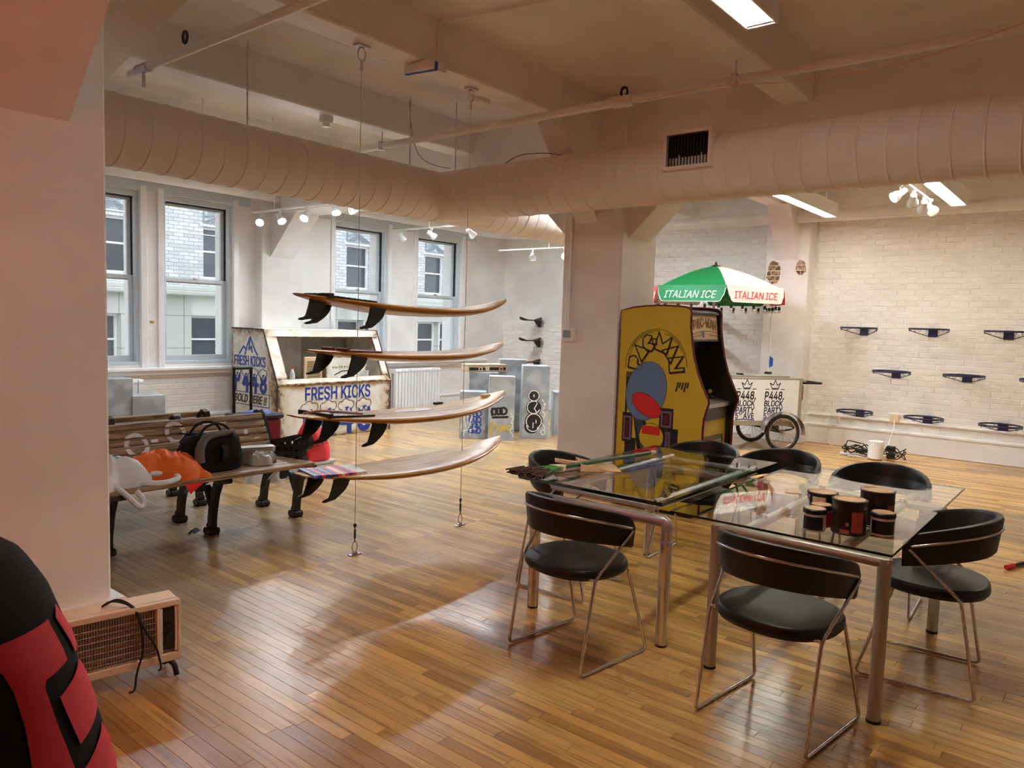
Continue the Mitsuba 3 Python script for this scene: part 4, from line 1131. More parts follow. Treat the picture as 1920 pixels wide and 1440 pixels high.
# ---------------------------------------------------------------- weathered sales booth
bo = thing('sales_booth', 'weathered white booth with a sloping front window and blue lettering, in front of the windows', 'booth')
BX0, BX1, BY0, BY1, BT, BZ0, BZ1 = 5.38, 7.24, 8.12, 9.17, 8.44, 0.72, 1.41


def quad(p, m, parent=bo, name='panel', th=0.02, uv=None):
    """A panel through four corners (counter-clockwise seen from outside), thick inwards, with uv 0..1 across its face."""
    p = np.array(p, float)
    n = np.cross(p[1] - p[0], p[3] - p[0])
    n /= np.linalg.norm(n)
    v = np.vstack([p, p - n * th])
    f = [(0, 1, 2), (0, 2, 3), (4, 6, 5), (4, 7, 6)] + [q for i in range(4) for q in ((i, 4 + i, 4 + (i + 1) % 4), (i, 4 + (i + 1) % 4, (i + 1) % 4))]
    u = np.array([(0, 0), (1, 0), (1, 1), (0, 1)] * 2, float) if uv is None else np.array(list(uv) * 2, float)
    return part(parent, name, trimesh.Trimesh(v, f, process=False), m, False, uv=u)


quad([(BX0, BY0, 0), (BX1, BY0, 0), (BX1, BY0, BZ0), (BX0, BY0, BZ0)], 'rusty', name='front_panel')
quad([(BX0, BT, BZ1), (BX1, BT, BZ1), (BX1, BY1, BZ1), (BX0, BY1, BZ1)], 'rusty', name='top_panel')
for x, s in ((BX0, -1), (BX1, 1)):
    prof = [(BY0, 0), (BY1, 0), (BY1, BZ1), (BT, BZ1), (BY0, BZ0)]
    pr = np.array([(x + (0.001 * s), a, b) for a, b in prof] + [(x - 0.02 * s, a, b) for a, b in prof])
    uvp = [((a - BY0) / (BY1 - BY0), b / BZ1) for a, b in prof]
    uvp[3] = (0.06, 1.0); uvp[4] = (0.0, 0.5)
    f = [(0, 1, 2), (0, 2, 3), (0, 3, 4), (5, 7, 6), (5, 8, 7), (5, 9, 8)] + [q for i in range(5) for q in ((i, 5 + i, 5 + (i + 1) % 5), (i, 5 + (i + 1) % 5, (i + 1) % 5))]
    part(bo, 'side_panel', trimesh.Trimesh(pr, f, process=False), 'rusty', False, uv=np.array(uvp * 2))
part(bo, 'back_panel', cbox(BX0 + 0.02, BX1 - 0.02, BY1 - 0.02, BY1, 0, BZ1 - 0.02, 0), 'greyboard', False)
part(bo, 'counter', cbox(BX0 + 0.02, BX1 - 0.02, BY0 + 0.02, BY1 - 0.02, BZ0 - 0.03, BZ0 - 0.002, 0), 'greyboard', False)
up = np.array([0, BT - BY0, BZ1 - BZ0]); up /= np.linalg.norm(up)
SL = math.hypot(BT - BY0, BZ1 - BZ0)
sp = lambda x, s: np.array([x, BY0, BZ0]) + up * s
for x0, x1, s0, s1 in ((BX0, BX1, 0, 0.075), (BX0, BX1, SL - 0.10, SL), (BX0, BX0 + 0.17, 0.075, SL - 0.10), (BX1 - 0.12, BX1, 0.075, SL - 0.10)):
    quad([sp(x0, s0), sp(x1, s0), sp(x1, s1), sp(x0, s1)], 'rusty', name='window_frame', th=0.035)
part(bo, 'sill_moulding', tube([(BX0, BY0 - 0.004, BZ0), (BX1, BY0 - 0.004, BZ0)], 0.012, 8), 'oldbrick')
for x in (BX0, BX1):
    part(bo, 'edge_strip', tube([(x, BY0, 0), (x, BY0, BZ0), (x, BT, BZ1), (x, BY1, BZ1)], 0.009, 6), 'brown')
fr = lambda mesh, x, z: put(mesh, (x, BY0 - 0.0005, z), (1, 0, 0), (0, 0, 1))
part(bo, 'lettering', fr(text('FRESH KICKS', 0.165, 1.08, 0.004), 5.79, 0.505), 'blueink', False, label='blue hand-painted lettering')
# the digits have dripping foam on top
DG = {'P': [[(0.02, 0), (0.02, 0.36)], [(0.02, 0.34), (0.13, 0.34), (0.16, 0.27), (0.13, 0.19), (0.02, 0.18)]],
      '4': [[(0.13, 0.0), (0.13, 0.36), (0.0, 0.13), (0.19, 0.13)]], '8': [arc(0.09, 0.265, 0.065, 0, 360, 14), arc(0.09, 0.10, 0.08, 0, 360, 14)]}


def digits(parent, place, sc):
    for i, ch in enumerate('P448'):
        g = strokes(DG[ch], 0.075)
        ox = (0, 0.29, 0.57, 0.86)[i]
        g = affinity.translate(g, ox, 0)
        foam = unary_union([Point(ox + a, 0.32 + b).buffer(r) for a, b, r in ((0.0, 0.03, 0.05), (0.07, 0.06, 0.055), (0.15, 0.04, 0.05), (0.04, -0.02, 0.03), (0.12, -0.03, 0.025))])
        g = affinity.scale(g, sc, sc, origin=(0, 0)); fo = affinity.scale(foam, sc, sc, origin=(0, 0))
        part(parent, 'lettering', place(extrude(g.difference(fo), 0.004)), 'blueink', False, label='big blue painted character')
        part(parent, 'foam', place(extrude(fo.buffer(0.006).difference(fo), 0.004)), 'navy', False)


digits(bo, lambda m: fr(m, 5.78, 0.04), 1.04)
lf = lambda mesh, y, z: put(mesh, (BX0 - 0.0015, y, z), (0, -1, 0), (0, 0, 1))
digits(bo, lambda m: lf(m, 9.09, 0.60), 0.70)
part(bo, 'lettering', lf(text('FRESH KICKS', 0.125, 0.72, 0.004), 9.10, 0.93), 'blueink', False, label='smaller blue lettering on the end panel')
part(bo, 'lettering', lf(text('SOLD HERE !!', 0.10, 0.74, 0.004, True, 0.2), 9.10, 0.45), 'ink', False, label='black words SOLD HERE !!')
fb = sbox(0, 0, 0.84, 0.17)
part(bo, 'sign_border', lf(extrude(fb.difference(fb.buffer(-0.008)), 0.004), 9.13, 0.415), 'blueink', False)
mt = strokes([[(0, 0), (0.10, 0.1), (0.15, 0.06), (0.25, 0.22), (0.36, 0.06), (0.42, 0.0)], [(0.13, 0.0), (0.17, 0.07)], [(0.25, 0.2), (0.22, 0.06), (0.28, 0.1), (0.3, 0.03)]], 0.022)
part(bo, 'emblem', lf(extrude(mt, 0.004), 8.98, 1.08), 'blueink', False, label='blue mountain emblem')
ry = strokes([[(0.25 + 0.1 * math.cos(a), 0.16 + 0.1 * math.sin(a)), (0.25 + 0.2 * math.cos(a), 0.16 + 0.19 * math.sin(a))] for a in np.linspace(0.3, PI - 0.3, 13)], 0.004)
part(bo, 'emblem', lf(extrude(ry, 0.003), 8.98, 1.08), 'fargrey', False)
# boxes and cups standing inside the booth
sg = thing('menu_board', 'small ribbed grey board standing inside the booth window at the left', 'board')
part(sg, 'panel', cbox(5.98, 6.27, 8.40, 8.43, BZ0, 1.05, 0.008), 'tan')
for i in range(8):
    part(sg, 'slat', cbox(6.02, 6.23, 8.385, 8.402, 0.76 + i * 0.032, 0.775 + i * 0.032, 0.004), 'oliverib')
sg = thing('sign_box', 'white sign box with a dirty edge and a black curved stroke, inside the booth', 'sign')
quad([(6.29, 8.36, BZ0), (7.0, 8.36, BZ0), (7.0, 8.36, 1.05), (6.29, 8.36, 1.05)], 'rusty', sg, 'panel', 0.10)
part(sg, 'stroke', put(extrude(strokes([[(0, 0), (0.12, 0.05), (0.3, 0.06)]], 0.012), 0.003), (6.44, 8.359, 0.80), (1, 0, 0), (0, 0, 1)), 'ink', False)
part(sg, 'lettering', put(text('with air', 0.035, 0.5, 0.003, False, 0.3), (6.38, 8.359, 0.89), (1, 0, 0), (0, 0, 1)), 'oliverib', False)
cu = thing('paper_cup', 'clear cup of pale drink on the booth counter at the right', 'cup')
part(cu, 'cup', moved(lathe([(0, 0), (0.036, 0), (0.048, 0.125), (0.05, 0.13), (0.045, 0.128), (0.034, 0.02), (0, 0.02)], 20), 6.93, 8.30, BZ0), 'milky')
part(cu, 'drink', moved(lathe([(0, 0.021), (0.035, 0.021), (0.043, 0.10), (0, 0.10)], 20), 6.93, 8.30, BZ0), 'tan')
bt = thing('soda_bottle', 'small clear bottle with a red cap at the left end of the booth counter', 'bottle')
part(bt, 'body', moved(lathe([(0, 0), (0.033, 0), (0.035, 0.12), (0.014, 0.175), (0.014, 0.19), (0, 0.19)], 18), 5.74, 8.33, BZ0), 'clearish')
part(bt, 'cap', moved(lathe([(0, 0.188), (0.017, 0.188), (0.017, 0.21), (0, 0.21)], 14), 5.74, 8.33, BZ0), 'red')

# ---------------------------------------------------------------- radiators under the windows


def radiator(label, x0, n, w, y=9.07, z1=0.80):
    t = thing('radiator', label, 'radiator')
    for i in range(n):
        x = x0 + i * w
        sec = unary_union([LineString([(dy, 0.13), (dy, z1 - 0.05)]).buffer(0.026) for dy in (-0.055, 0.055)] + [LineString([(-0.055, z1 - 0.05), (0.055, z1 - 0.05)]).buffer(0.034), LineString([(-0.055, 0.13), (0.055, 0.13)]).buffer(0.034)])
        part(t, 'section', put(extrude(sec, w * 0.82), (x, y, 0), (0, 1, 0), (0, 0, 1)), 'whitegloss', 40)
        if i in (0, n - 1):
            part(t, 'leg', cbox(x + 0.01, x + 0.045, y - 0.07, y + 0.07, 0, 0.12, 0.008), 'whitegloss')
    part(t, 'pipe', cyl((x0 + n * w, y, 0.13), (x0 + n * w + 0.06, y, 0.13), 0.018, 10), 'whitegloss')


radiator('white ribbed radiator beside the booth under the right windows', 8.13, 15, 0.068)
radiator('white radiator half hidden behind the grey pedestals at the far left', 3.6, 8, 0.068)


# ---------------------------------------------------------------- grey pedestals
def pedestal(label, cx, cy, w, d, h, deg, group):
    t = thing('pedestal', label, 'pedestal', group)
    part(t, 'box', moved(rotz(cbox(-w / 2, w / 2, -d / 2, d / 2, 0, h, 0.004), deg), cx, cy, 0), 'concrete')
    a = math.radians(deg)
    u = np.array([math.cos(a), math.sin(a), 0])
    n = np.array([math.sin(a), -math.cos(a), 0])      # the face with local -y
    o = np.array([cx, cy, 0]) + n * (d / 2 + 0.0005) - u * w / 2
    e = np.array([cx, cy, 0]) + u * (w / 2 + 0.0005) + n * d / 2
    return t, (lambda m, s, z: put(m, o + u * s + (0, 0, z), u, (0, 0, 1))), (lambda m, s, z: put(m, e - n * s + (0, 0, z), -n, (0, 0, 1)))


G1 = 'grey pedestals in the far corner'
DG1 = -48
pB, fB, sB = pedestal('grey pedestal in front with black and yellow graffiti', 7.83, 6.52, 0.355, 0.30, 0.866, DG1, G1)
pC, fC, sC = pedestal('tallest front grey pedestal with round black and white graffiti', 8.36, 6.36, 0.37, 0.42, 1.006, DG1, G1)
pF, fF, sF = pedestal('low grey pedestal with white and blue graffiti at the left of the group', 7.64, 6.87, 0.36, 0.30, 0.64, DG1, G1)
pD, _, _ = pedestal('tall plain grey pedestal at the back of the group', 8.66, 7.02, 0.40, 0.36, 1.05, DG1, G1)
pE, _, _ = pedestal('mid-height plain grey pedestal behind the graffiti ones', 8.17, 7.15, 0.42, 0.36, 0.87, DG1, G1)
pG, fG, sG = pedestal('lowest grey pedestal with green and purple graffiti at the right of the group', 8.86, 6.28, 0.2, 0.40, 0.62, DG1, G1)


def spray(parent, plc, lines, w, m, s, z, sc=1.0, d=0.002):
    part(parent, 'graffiti', plc(extrude(strokes([[(a * sc, b * sc) for a, b in l] for l in lines], w), d), s, z), m, False)


ring = lambda cx, cy, r: arc(cx, cy, r, 0, 360, 18)
blob = unary_union([Point(0.06, 0.50).buffer(0.085), Point(0.06, 0.34).buffer(0.105), Point(0.07, 0.15).buffer(0.125), Point(0.04, 0.08).buffer(0.1)])
part(pC, 'graffiti', fC(extrude(blob, 0.002), 0.10, 0.09), 'ink', False)
spray(pC, fC, [ring(0.05, 0.505, 0.073), arc(0.05, 0.345, 0.088, 60, 340, 18), arc(0.06, 0.15, 0.105, -60, 230, 20), [(0.10, 0.4), (0.06, 0.33), (0.10, 0.27)], [(0.05, 0.13), (0.05, 0.06)], [(0.05, 0.52), (0.05, 0.49)], [(0.09, 0.17), (0.09, 0.13)], arc(0.05, 0.1, 0.09, 190, 350, 10)], 0.014, 'white', 0.11, 0.09, 1.0, 0.0035)
wl = lambda n, h, w, sd: [[(0.5 * w * math.sin(2.1 * i + sd) + 0.012 * math.cos(5 * i), h * i / n), (0.5 * w * math.sin(2.1 * i + 1.7 + sd), h * (i + 0.8) / n), (0.5 * w * math.cos(1.3 * i + sd), h * (i + 0.4) / n)] for i in range(n)]
spray(pC, fC, wl(8, 0.44, 0.05, 0.3) + [ring(0, -0.03, 0.03)], 0.012, 'white', 0.30, 0.12)
spray(pC, sC, wl(6, 0.36, 0.12, 1.3), 0.03, 'red', 0.2, 0.12)
spray(pB, fB, [ring(0.06, 0.05, 0.04), ring(0.12, 0.055, 0.042), ring(0.18, 0.06, 0.045), [(0.03, 0.09), (0.03, 0.0)], [(0.04, -0.03), (0.24, -0.02)]], 0.028, 'ink', 0.02, 0.34)
spray(pB, fB, [[(0, 0), (0.02, 0.14), (0.06, 0.15), (0.06, 0.08), (0.02, 0.06)], [(0.09, 0.12), (0.10, 0.04), (0.13, 0.04), (0.13, 0.12)], [(0.16, 0.03), (0.17, 0.12), (0.19, 0.06), (0.21, 0.12), (0.21, 0.03)], ring(0.26, 0.08, 0.035), [(0.03, 0.05), (0.03, -0.03)], [(0.1, 0.05), (0.1, -0.02)]], 0.017, 'yellow', 0.02, 0.09)
spray(pB, fB, wl(8, 0.34, 0.04, 0.9), 0.01, 'white', 0.32, 0.05)
spray(pB, sB, wl(4, 0.16, 0.08, 0.2), 0.008, 'white', 0.12, 0.42)
spray(pB, sB, wl(4, 0.3, 0.1, 0.7), 0.03, 'fargreen', 0.14, 0.1)
spray(pF, fF, [[(0, 0.1), (0.03, 0.28), (0.06, 0.1)], [(0.08, 0.28), (0.1, 0.1), (0.14, 0.28), (0.17, 0.1)], [(0.0, 0.06), (0.2, 0.1)], [(0.04, 0.06), (0.03, 0.0)], [(0.12, 0.08), (0.12, 0.01)]], 0.015, 'white', 0.03, 0.04)
spray(pF, fF, [ring(0.05 + 0.05 * (i % 3), 0.05 + 0.075 * (i // 3) + 0.01 * (i % 2), 0.034) for i in range(12)], 0.017, 'blueink', 0.11, 0.06)
spray(pG, sG, wl(4, 0.2, 0.1, 0.5), 0.008, 'mauve', 0.2, 0.28)
spray(pG, sG, wl(4, 0.2, 0.12, 0.1), 0.035, 'fargreen', 0.2, 0.06)
G2 = 'grey pedestals at the far left'
pedestal('taller grey pedestal at the far left, half hidden by the column', 3.62, 8.70, 0.40, 0.3, 0.84, -4, G2)
pedestal('low wide grey pedestal at the far left below the left window', 3.98, 8.65, 0.36, 0.3, 0.64, -4, G2)
bk = thing('longboard_box', 'flat cream box with black printing lying on the grey pedestals at the back', 'box')
for i, (z, m) in enumerate(((0.872, 'cream'), (0.955, 'cream'))):
    part(bk, 'tray', moved(rotz(cbox(-0.33, 0.33, -0.1, 0.1, 0.0, 0.03 if i else 0.08, 0.01), -20), 8.2, 7.17, z), m)
part(bk, 'print', moved(rotz(cbox(-0.3, -0.04, -0.102, -0.1, 0.02, 0.065, 0), -20), 8.2, 7.17, 0.872), 'ink', False)
part(bk, 'print', moved(rotz(cbox(0.03, 0.3, -0.102, -0.1, 0.02, 0.065, 0), -20), 8.2, 7.17, 0.872), 'ink', False)
for dx in (-0.12, 0.22):
    part(bk, 'wheel_print', moved(rotz(put(extrude(Point(0, 0).buffer(0.035).difference(Point(0, 0).buffer(0.018)), 0.003), (dx, -0.102, 0.04), (1, 0, 0), (0, 0, 1)), -20), 8.2, 7.17, 0.872), 'tan', False)


# ---------------------------------------------------------------- skateboard decks on wall brackets
def wall_deck(label, y, z):
    t = thing('wall_deck', label, 'skateboard deck', 'skateboard decks on wall brackets')
    rs = []
    for u in np.linspace(0, 1, 22):
        x = XR - 0.04 - 0.62 * u
        w = 0.10 * max(1 - abs(2 * u - 1) ** 5, 0.05)
        lift = 0.05 * max(0, (0.2 - u) / 0.2) ** 1.3 + 0.05 * max(0, (u - 0.8) / 0.2) ** 1.3
        a = np.arange(12) * 2 * PI / 12
        rs.append(np.column_stack([np.full(12, x), y + w * np.cos(a), z + lift + 0.007 * np.sin(a) + 0.012 * np.cos(a) ** 2]))
    part(t, 'deck', rings_mesh(rs), 'brown', 50)
    part(t, 'bracket', put(extrude(Polygon([(0, 0), (0, -0.12), (0.03, -0.12), (0.16, 0), ]), 0.05), (XR, y + 0.025, z), (-1, 0, 0), (0, 0, 1)), 'rubberblack')


for i, (y, z) in enumerate(((8.36, 1.64), (8.36, 1.27), (8.36, 0.875))):
    wall_deck(['top', 'middle', 'lowest'][i] + ' of the three wooden skateboard decks on the wall in the far corner', y, z)
for i, (y, z) in enumerate(((4.88, 1.67), (4.88, 1.29))):
    wall_deck(['upper', 'lower'][i] + ' skateboard deck on the wall behind the arcade cabinet and the umbrella', y, z)


# ---------------------------------------------------------------- arcade cabinet
ar = thing('arcade_cabinet', 'yellow arcade cabinet with a black front, standing against the column behind the glass tables', 'arcade cabinet')
AX0, AX1, AYB = 5.75, 6.37, 3.445
PROF = [(3.445, 0.03), (3.445, 1.735), (3.33, 1.757), (3.2, 1.772), (3.05, 1.778), (2.9, 1.773), (2.82, 1.765), (2.79, 1.75), (2.782, 1.72), (2.782, 1.62), (2.76, 1.48), (2.735, 1.35), (2.694, 1.22), (2.636, 1.095), (2.594, 1.012), (2.588, 0.985), (2.610, 0.91), (2.625, 0.85), (2.629, 0.78), (2.629, 0.03)]
side = Polygon([(AYB - a, b) for a, b in PROF])
for i, x in enumerate((AX0, AX1 - 0.02)):
    part(ar, 'side_panel', put(extrude(side.buffer(-0.004), 0.02), (x + 0.02, AYB, 0), (0, -1, 0), (0, 0, 1)), 'yellow' if i == 0 else 'gloss', False, label='yellow side panel' if i == 0 else 'black side panel')
    pts = [(x + 0.01, a, b) for a, b in PROF]
    part(ar, 'edge_trim', tube(pts, 0.0115, 8, True), 'maroon')
sx = lambda a, b, y0, y1, z0, z1, m, n, bv=0.004, **k: part(ar, n, cbox(a, b, y0, y1, z0, z1, bv), m, 30, **k)
IN0, IN1 = AX0 + 0.021, AX1 - 0.021
part(ar, 'top_panel', hull([(x, y, z) for x in (IN0, IN1) for y, z in ((3.42, 1.72), (3.05, 1.765), (2.82, 1.752), (2.82, 1.738), (3.42, 1.70))]), 'gloss')
sx(IN0, IN1, 3.42, 3.44, 0.03, 1.72, 'black', 'back_panel')
part(ar, 'marquee', hull([(x, y, z) for x in (IN0 + 0.02, IN1 - 0.02) for y, z in ((2.815, 1.715), (2.79, 1.50), (2.83, 1.715), (2.81, 1.50))]), 'tan', False, label='cream marquee panel')
part(ar, 'marquee_frame', cat(cbox(IN0, IN1, 2.79, 2.83, 1.712, 1.738, 0.004), cbox(IN0, IN1, 2.775, 2.81, 1.482, 1.502, 0.004)), 'gloss')
mq = lambda m, s, z: put(m, (IN0 + s, 2.7885 + (z - 1.50) * 0.116, z), (1, 0, 0), (0, 0.115, 0.993))
for i, (ch, dz) in enumerate((('P', -0.012), ('A', 0.0), ('C', 0.01), ('-', 0.012), ('M', 0.01), ('A', 0.0), ('N', -0.012))):
    s = (0.075, 0.145, 0.215, 0.285, 0.33, 0.405, 0.47)[i]
    w = 0.06 if ch != '-' else 0.03
    part(ar, 'marquee_lettering', mq(text(ch, 0.078, w + 0.006, 0.002), s - 0.003, 1.60 + dz - 0.002), 'ink', False)
    part(ar, 'marquee_lettering', mq(text(ch, 0.072, w, 0.003, False), s, 1.60 + dz), 'gold', False)
part(ar, 'marquee_stripe', mq(extrude(strokes([[(0, 0), (0.2, 0.03), (0.4, 0.03), (0.5, 0.01)], [(0.02, -0.025), (0.2, 0.0)], [(0.33, 0.0), (0.52, -0.02)]], 0.005), 0.002), 0.05, 1.545), 'oliverib', False)
part(ar, 'marquee_stripe', mq(extrude(sbox(0, 0, 0.04, 0.05), 0.002), 0.24, 1.52), 'slateblue', False)
part(ar, 'screen', hull([(x, y, z) for x in (IN0, IN1) for y, z in ((2.86, 1.49), (3.02, 0.98), (2.88, 1.49), (3.04, 0.98))]), 'gloss', False, label='dark screen')
part(ar, 'control_panel', hull([(x, y, z) for x in (IN0, IN1) for y, z in ((2.655, 0.958), (3.0, 1.035), (2.655, 0.925), (3.0, 0.98))]), 'steel', False)
for s, m in ((0.16, 'red'), (0.45, 'gold')):
    jk = part(ar, 'joystick', moved(lathe([(0.045, 0), (0.045, 0.008), (0.008, 0.012), (0.007, 0.05), (0, 0.05)], 18), IN0 + s, 2.79, 0.985), 'gloss')
    part(jk, 'ball', moved(trimesh.creation.icosphere(2, 0.019), IN0 + s, 2.79, 1.046), m, True)
for s in (0.06, 0.27, 0.33):
    part(ar, 'button', moved(lathe([(0.018, 0), (0.018, 0.008), (0.012, 0.013), (0, 0.013)], 16), IN0 + s, 2.76, 0.980), 'labelred')
sx(IN0, IN1, 2.665, 2.685, 0.82, 0.94, 'coffee', 'apron')
sx(IN0, IN1, 2.685, 2.71, 0.03, 0.825, 'yellow', 'front_panel', label='yellow lower front')
cd_ = part(ar, 'coin_door', put(extrude(sbox(0, 0, 0.34, 0.40).buffer(0.03, join_style=1), 0.012), (IN0 + 0.13, 2.6845, 0.25), (1, 0, 0), (0, 0, 1)), 'gloss')
part(cd_, 'door', cbox(IN0 + 0.14, IN0 + 0.46, 2.664, 2.676, 0.25, 0.64, 0.006), 'oliverib')
for s in (0.17, 0.32):
    part(cd_, 'coin_slot', cbox(IN0 + s + 0.03, IN0 + s + 0.09, 2.656, 2.666, 0.50, 0.60, 0.006), 'gloss')
part(cd_, 'lock', cyl((IN0 + 0.40, 2.658, 0.38), (IN0 + 0.40, 2.666, 0.38), 0.02, 14), 'steel')
part(ar, 'base', cbox(AX0 + 0.02, AX1 - 0.02, 2.70, 3.42, 0.0, 0.04, 0), 'black')
# painted side: the title on an arch, over plain blue, red, yellow and dark shapes
pl = lambda shp, m, d=0.0012, name='side_art', **k: part(ar, name, put(extrude(shp, d), (AX0 - 0.0003, AYB, 0), (0, -1, 0), (0, 0, 1)), m, False, **k)
cx0, cz0 = 0.36, 1.255
pl(strokes([[(cx0 + r * math.cos(a) * 0.9, cz0 + r * math.sin(a)) for a in np.linspace(a0, a1, 40)] for r, a0, a1 in ((0.325, 0.05, 3.2), (0.312, 0.3, 1.2), (0.312, 1.5, 2.6), (0.30, 0.5, 1.3), (0.30, 1.7, 2.9))], 0.004), 'ink')
GLY = {'P': [(0, 0), (0, 1), (0.75, 1), (0.95, 0.78), (0.95, 0.55), (0.75, 0.36), (0.4, 0.36), (0.4, 0)], 'A': [(0, 0), (0.5, 1), (1, 0)], 'C': [(1, 0.8), (0.6, 1), (0.2, 0.9), (0, 0.5), (0.2, 0.1), (0.6, 0), (1, 0.2), (0.75, 0.42), (0.5, 0.5), (0.75, 0.6)],
       'M': [(0, 0), (0, 1), (0.5, 0.45), (1, 1), (1, 0)], 'N': [(0, 0), (0, 1), (0.75, 0.4), (0.75, 1), (1, 1), (1, 0)], '-': [(0.1, 0.35), (0.9, 0.35), (0.9, 0.65), (0.1, 0.65)]}
for ch, ang, w in (('P', 172, 0.115), ('A', 142, 0.13), ('C', 114, 0.12), ('-', 96, 0.05), ('M', 72, 0.14), ('A', 40, 0.14), ('N', 8, 0.125)):
    g = Polygon(GLY[ch])
    g = affinity.scale(g, w, 0.15, origin=(0, 0))
    g = affinity.translate(g, -w / 2, 0.143)
    g = affinity.rotate(g, ang - 90, origin=(0, 0))
    g = affinity.translate(affinity.scale(g, 0.9, 1, origin=(0, 0)), cx0, cz0)
    pl(g.buffer(0.005, join_style=2).difference(g.buffer(-0.006, join_style=2)), 'ink', 0.0016, 'title_lettering', label='outlined letter of the arched title')
    sh = affinity.translate(g, 0.006, -0.008).buffer(0.004).difference(g.buffer(0.004))
    pl(sh, 'maroon', 0.001)
pl(unary_union([sbox(0.08 + 0.018 * i, 1.08 - 0.03 * ((i * 7) % 3), 0.092 + 0.018 * i, 1.2) for i in range(5)] + [sbox(0.08, 0.80, 0.10, 1.15)]), 'ink')
pl(unary_union([affinity.skew(sbox(0.565 + 0.024 * i, 1.06 + 0.018 * ((i * 5) % 3), 0.579 + 0.024 * i, 1.14), 12) for i in range(5)]), 'ink')
bl = affinity.rotate(affinity.scale(Point(0, 0).buffer(1), 0.19, 0.26), -14, origin=(0, 0))
bl = affinity.translate(bl, 0.28, 1.04)
pl(bl.buffer(0.004), 'ink', 0.0008)
pl(bl, 'slateblue', 0.0016, label='big flat blue oval')
ro = affinity.translate(affinity.rotate(affinity.scale(Point(0, 0).buffer(1), 0.155, 0.085), -28, origin=(0, 0)), 0.29, 0.92)
pl(ro.buffer(0.004), 'ink', 0.002)
pl(ro, 'red', 0.0026, label='flat red oval')
dk = unary_union([Polygon([(0.14, 0.98), (0.30, 0.76), (0.36, 0.50), (0.22, 0.50)]), sbox(0.42, 0.30, 0.60, 0.74), sbox(0.42, 0.70, 0.55, 0.91), sbox(0.06, 0.58, 0.16, 0.84), sbox(0.09, 0.38, 0.2, 0.62)]).difference(bl.buffer(0.004))
pl(dk, 'ink', 0.0011)
pl(strokes([[(0.17 + 0.02 * i, 0.86 - 0.02 * i), (0.26 + 0.02 * i, 0.54)] for i in range(5)], 0.004), 'slateblue', 0.0018)
for a, b, c, d in ((0.435, 0.745, 0.535, 0.885), (0.07, 0.60, 0.15, 0.81), (0.485, 0.42, 0.53, 0.71)):
    q = sbox(a, b, c, d)
    pl(q.difference(q.buffer(-0.018, join_style=2)), 'mauve', 0.002)
    pl(q.buffer(-0.03, join_style=2), 'maroon', 0.002)
ye = Point(0.35, 0.65).buffer(0.115)
pl(ye.buffer(0.004).difference(ye), 'ink', 0.0022)
pl(ye, 'yellow', 0.0024, label='flat yellow disc')
pl(sbox(0.27, 0.68, 0.42, 0.73).buffer(0.012), 'red', 0.003, label='flat red bar')

# ---------------------------------------------------------------- ice cart with its umbrella and string of bulbs
CA = math.radians(-40)
CU, CN = np.array([math.cos(CA), math.sin(CA), 0]), np.array([math.sin(CA), -math.cos(CA), 0])   # along the face, out of the face
CO = np.array([9.93, 3.42, 0.0])                                                                  # under the hub of the near wheel
ct = thing('ice_cart', 'silver push cart with a white printed side and bicycle wheels by the right wall', 'cart')


def cl_(s, n, z):
    return CO + CU * s + CN * n + np.array([0, 0, z])


def cart_box(s0, s1, n0, n1, z0, z1, b=0.004):
    return put(cbox(s0, s1, -n1, -n0, z0, z1, b), CO, CU, -CN) if False else trimesh.Trimesh(np.array([cl_(a[0], a[1], a[2]) for a in cbox(s0, s1, n0, n1, z0, z1, b).vertices]), cbox(s0, s1, n0, n1, z0, z1, b).faces[:, ::-1], process=False)


FN = -0.045
part(ct, 'body', cart_box(-1.05, 0.30, -0.66, FN, 0.335, 0.975, 0.006), 'silvergrey')
part(ct, 'lid', cart_box(-1.06, 0.14, -0.64, -0.09, 0.975, 1.0, 0.006), 'silvergrey')
part(ct, 'lid_handle', cart_box(-0.62, -0.53, -0.15, -0.11, 1.0, 1.02, 0.004), 'black')
part(ct, 'printed_panel', cart_box(-0.72, 0.245, FN, FN + 0.004, 0.40, 0.945, 0.001), 'white', False, label='white printed panel')
part(ct, 'corner_shelf', cart_box(0.30, 0.37, -0.5, FN - 0.03, 0.92, 0.955, 0.004), 'silvergrey')
part(ct, 'side_card', cart_box(0.302, 0.36, -0.3, -0.12, 0.67, 0.87, 0.002), 'copper', False)
for n in (-0.58, -0.12):
    part(ct, 'handle', tube([cl_(0.30, n, 0.905), cl_(0.62, n * 0.98, 0.905)], 0.016, 10), 'rubberblack')
part(ct, 'handle', tube([cl_(0.61, -0.58, 0.905), cl_(0.61, -0.12, 0.905)], 0.014, 10), 'rubberblack')


def cp_(m, s, z):
    return put(m, cl_(s, FN + 0.0045, z), CU, (0, 0, 1))


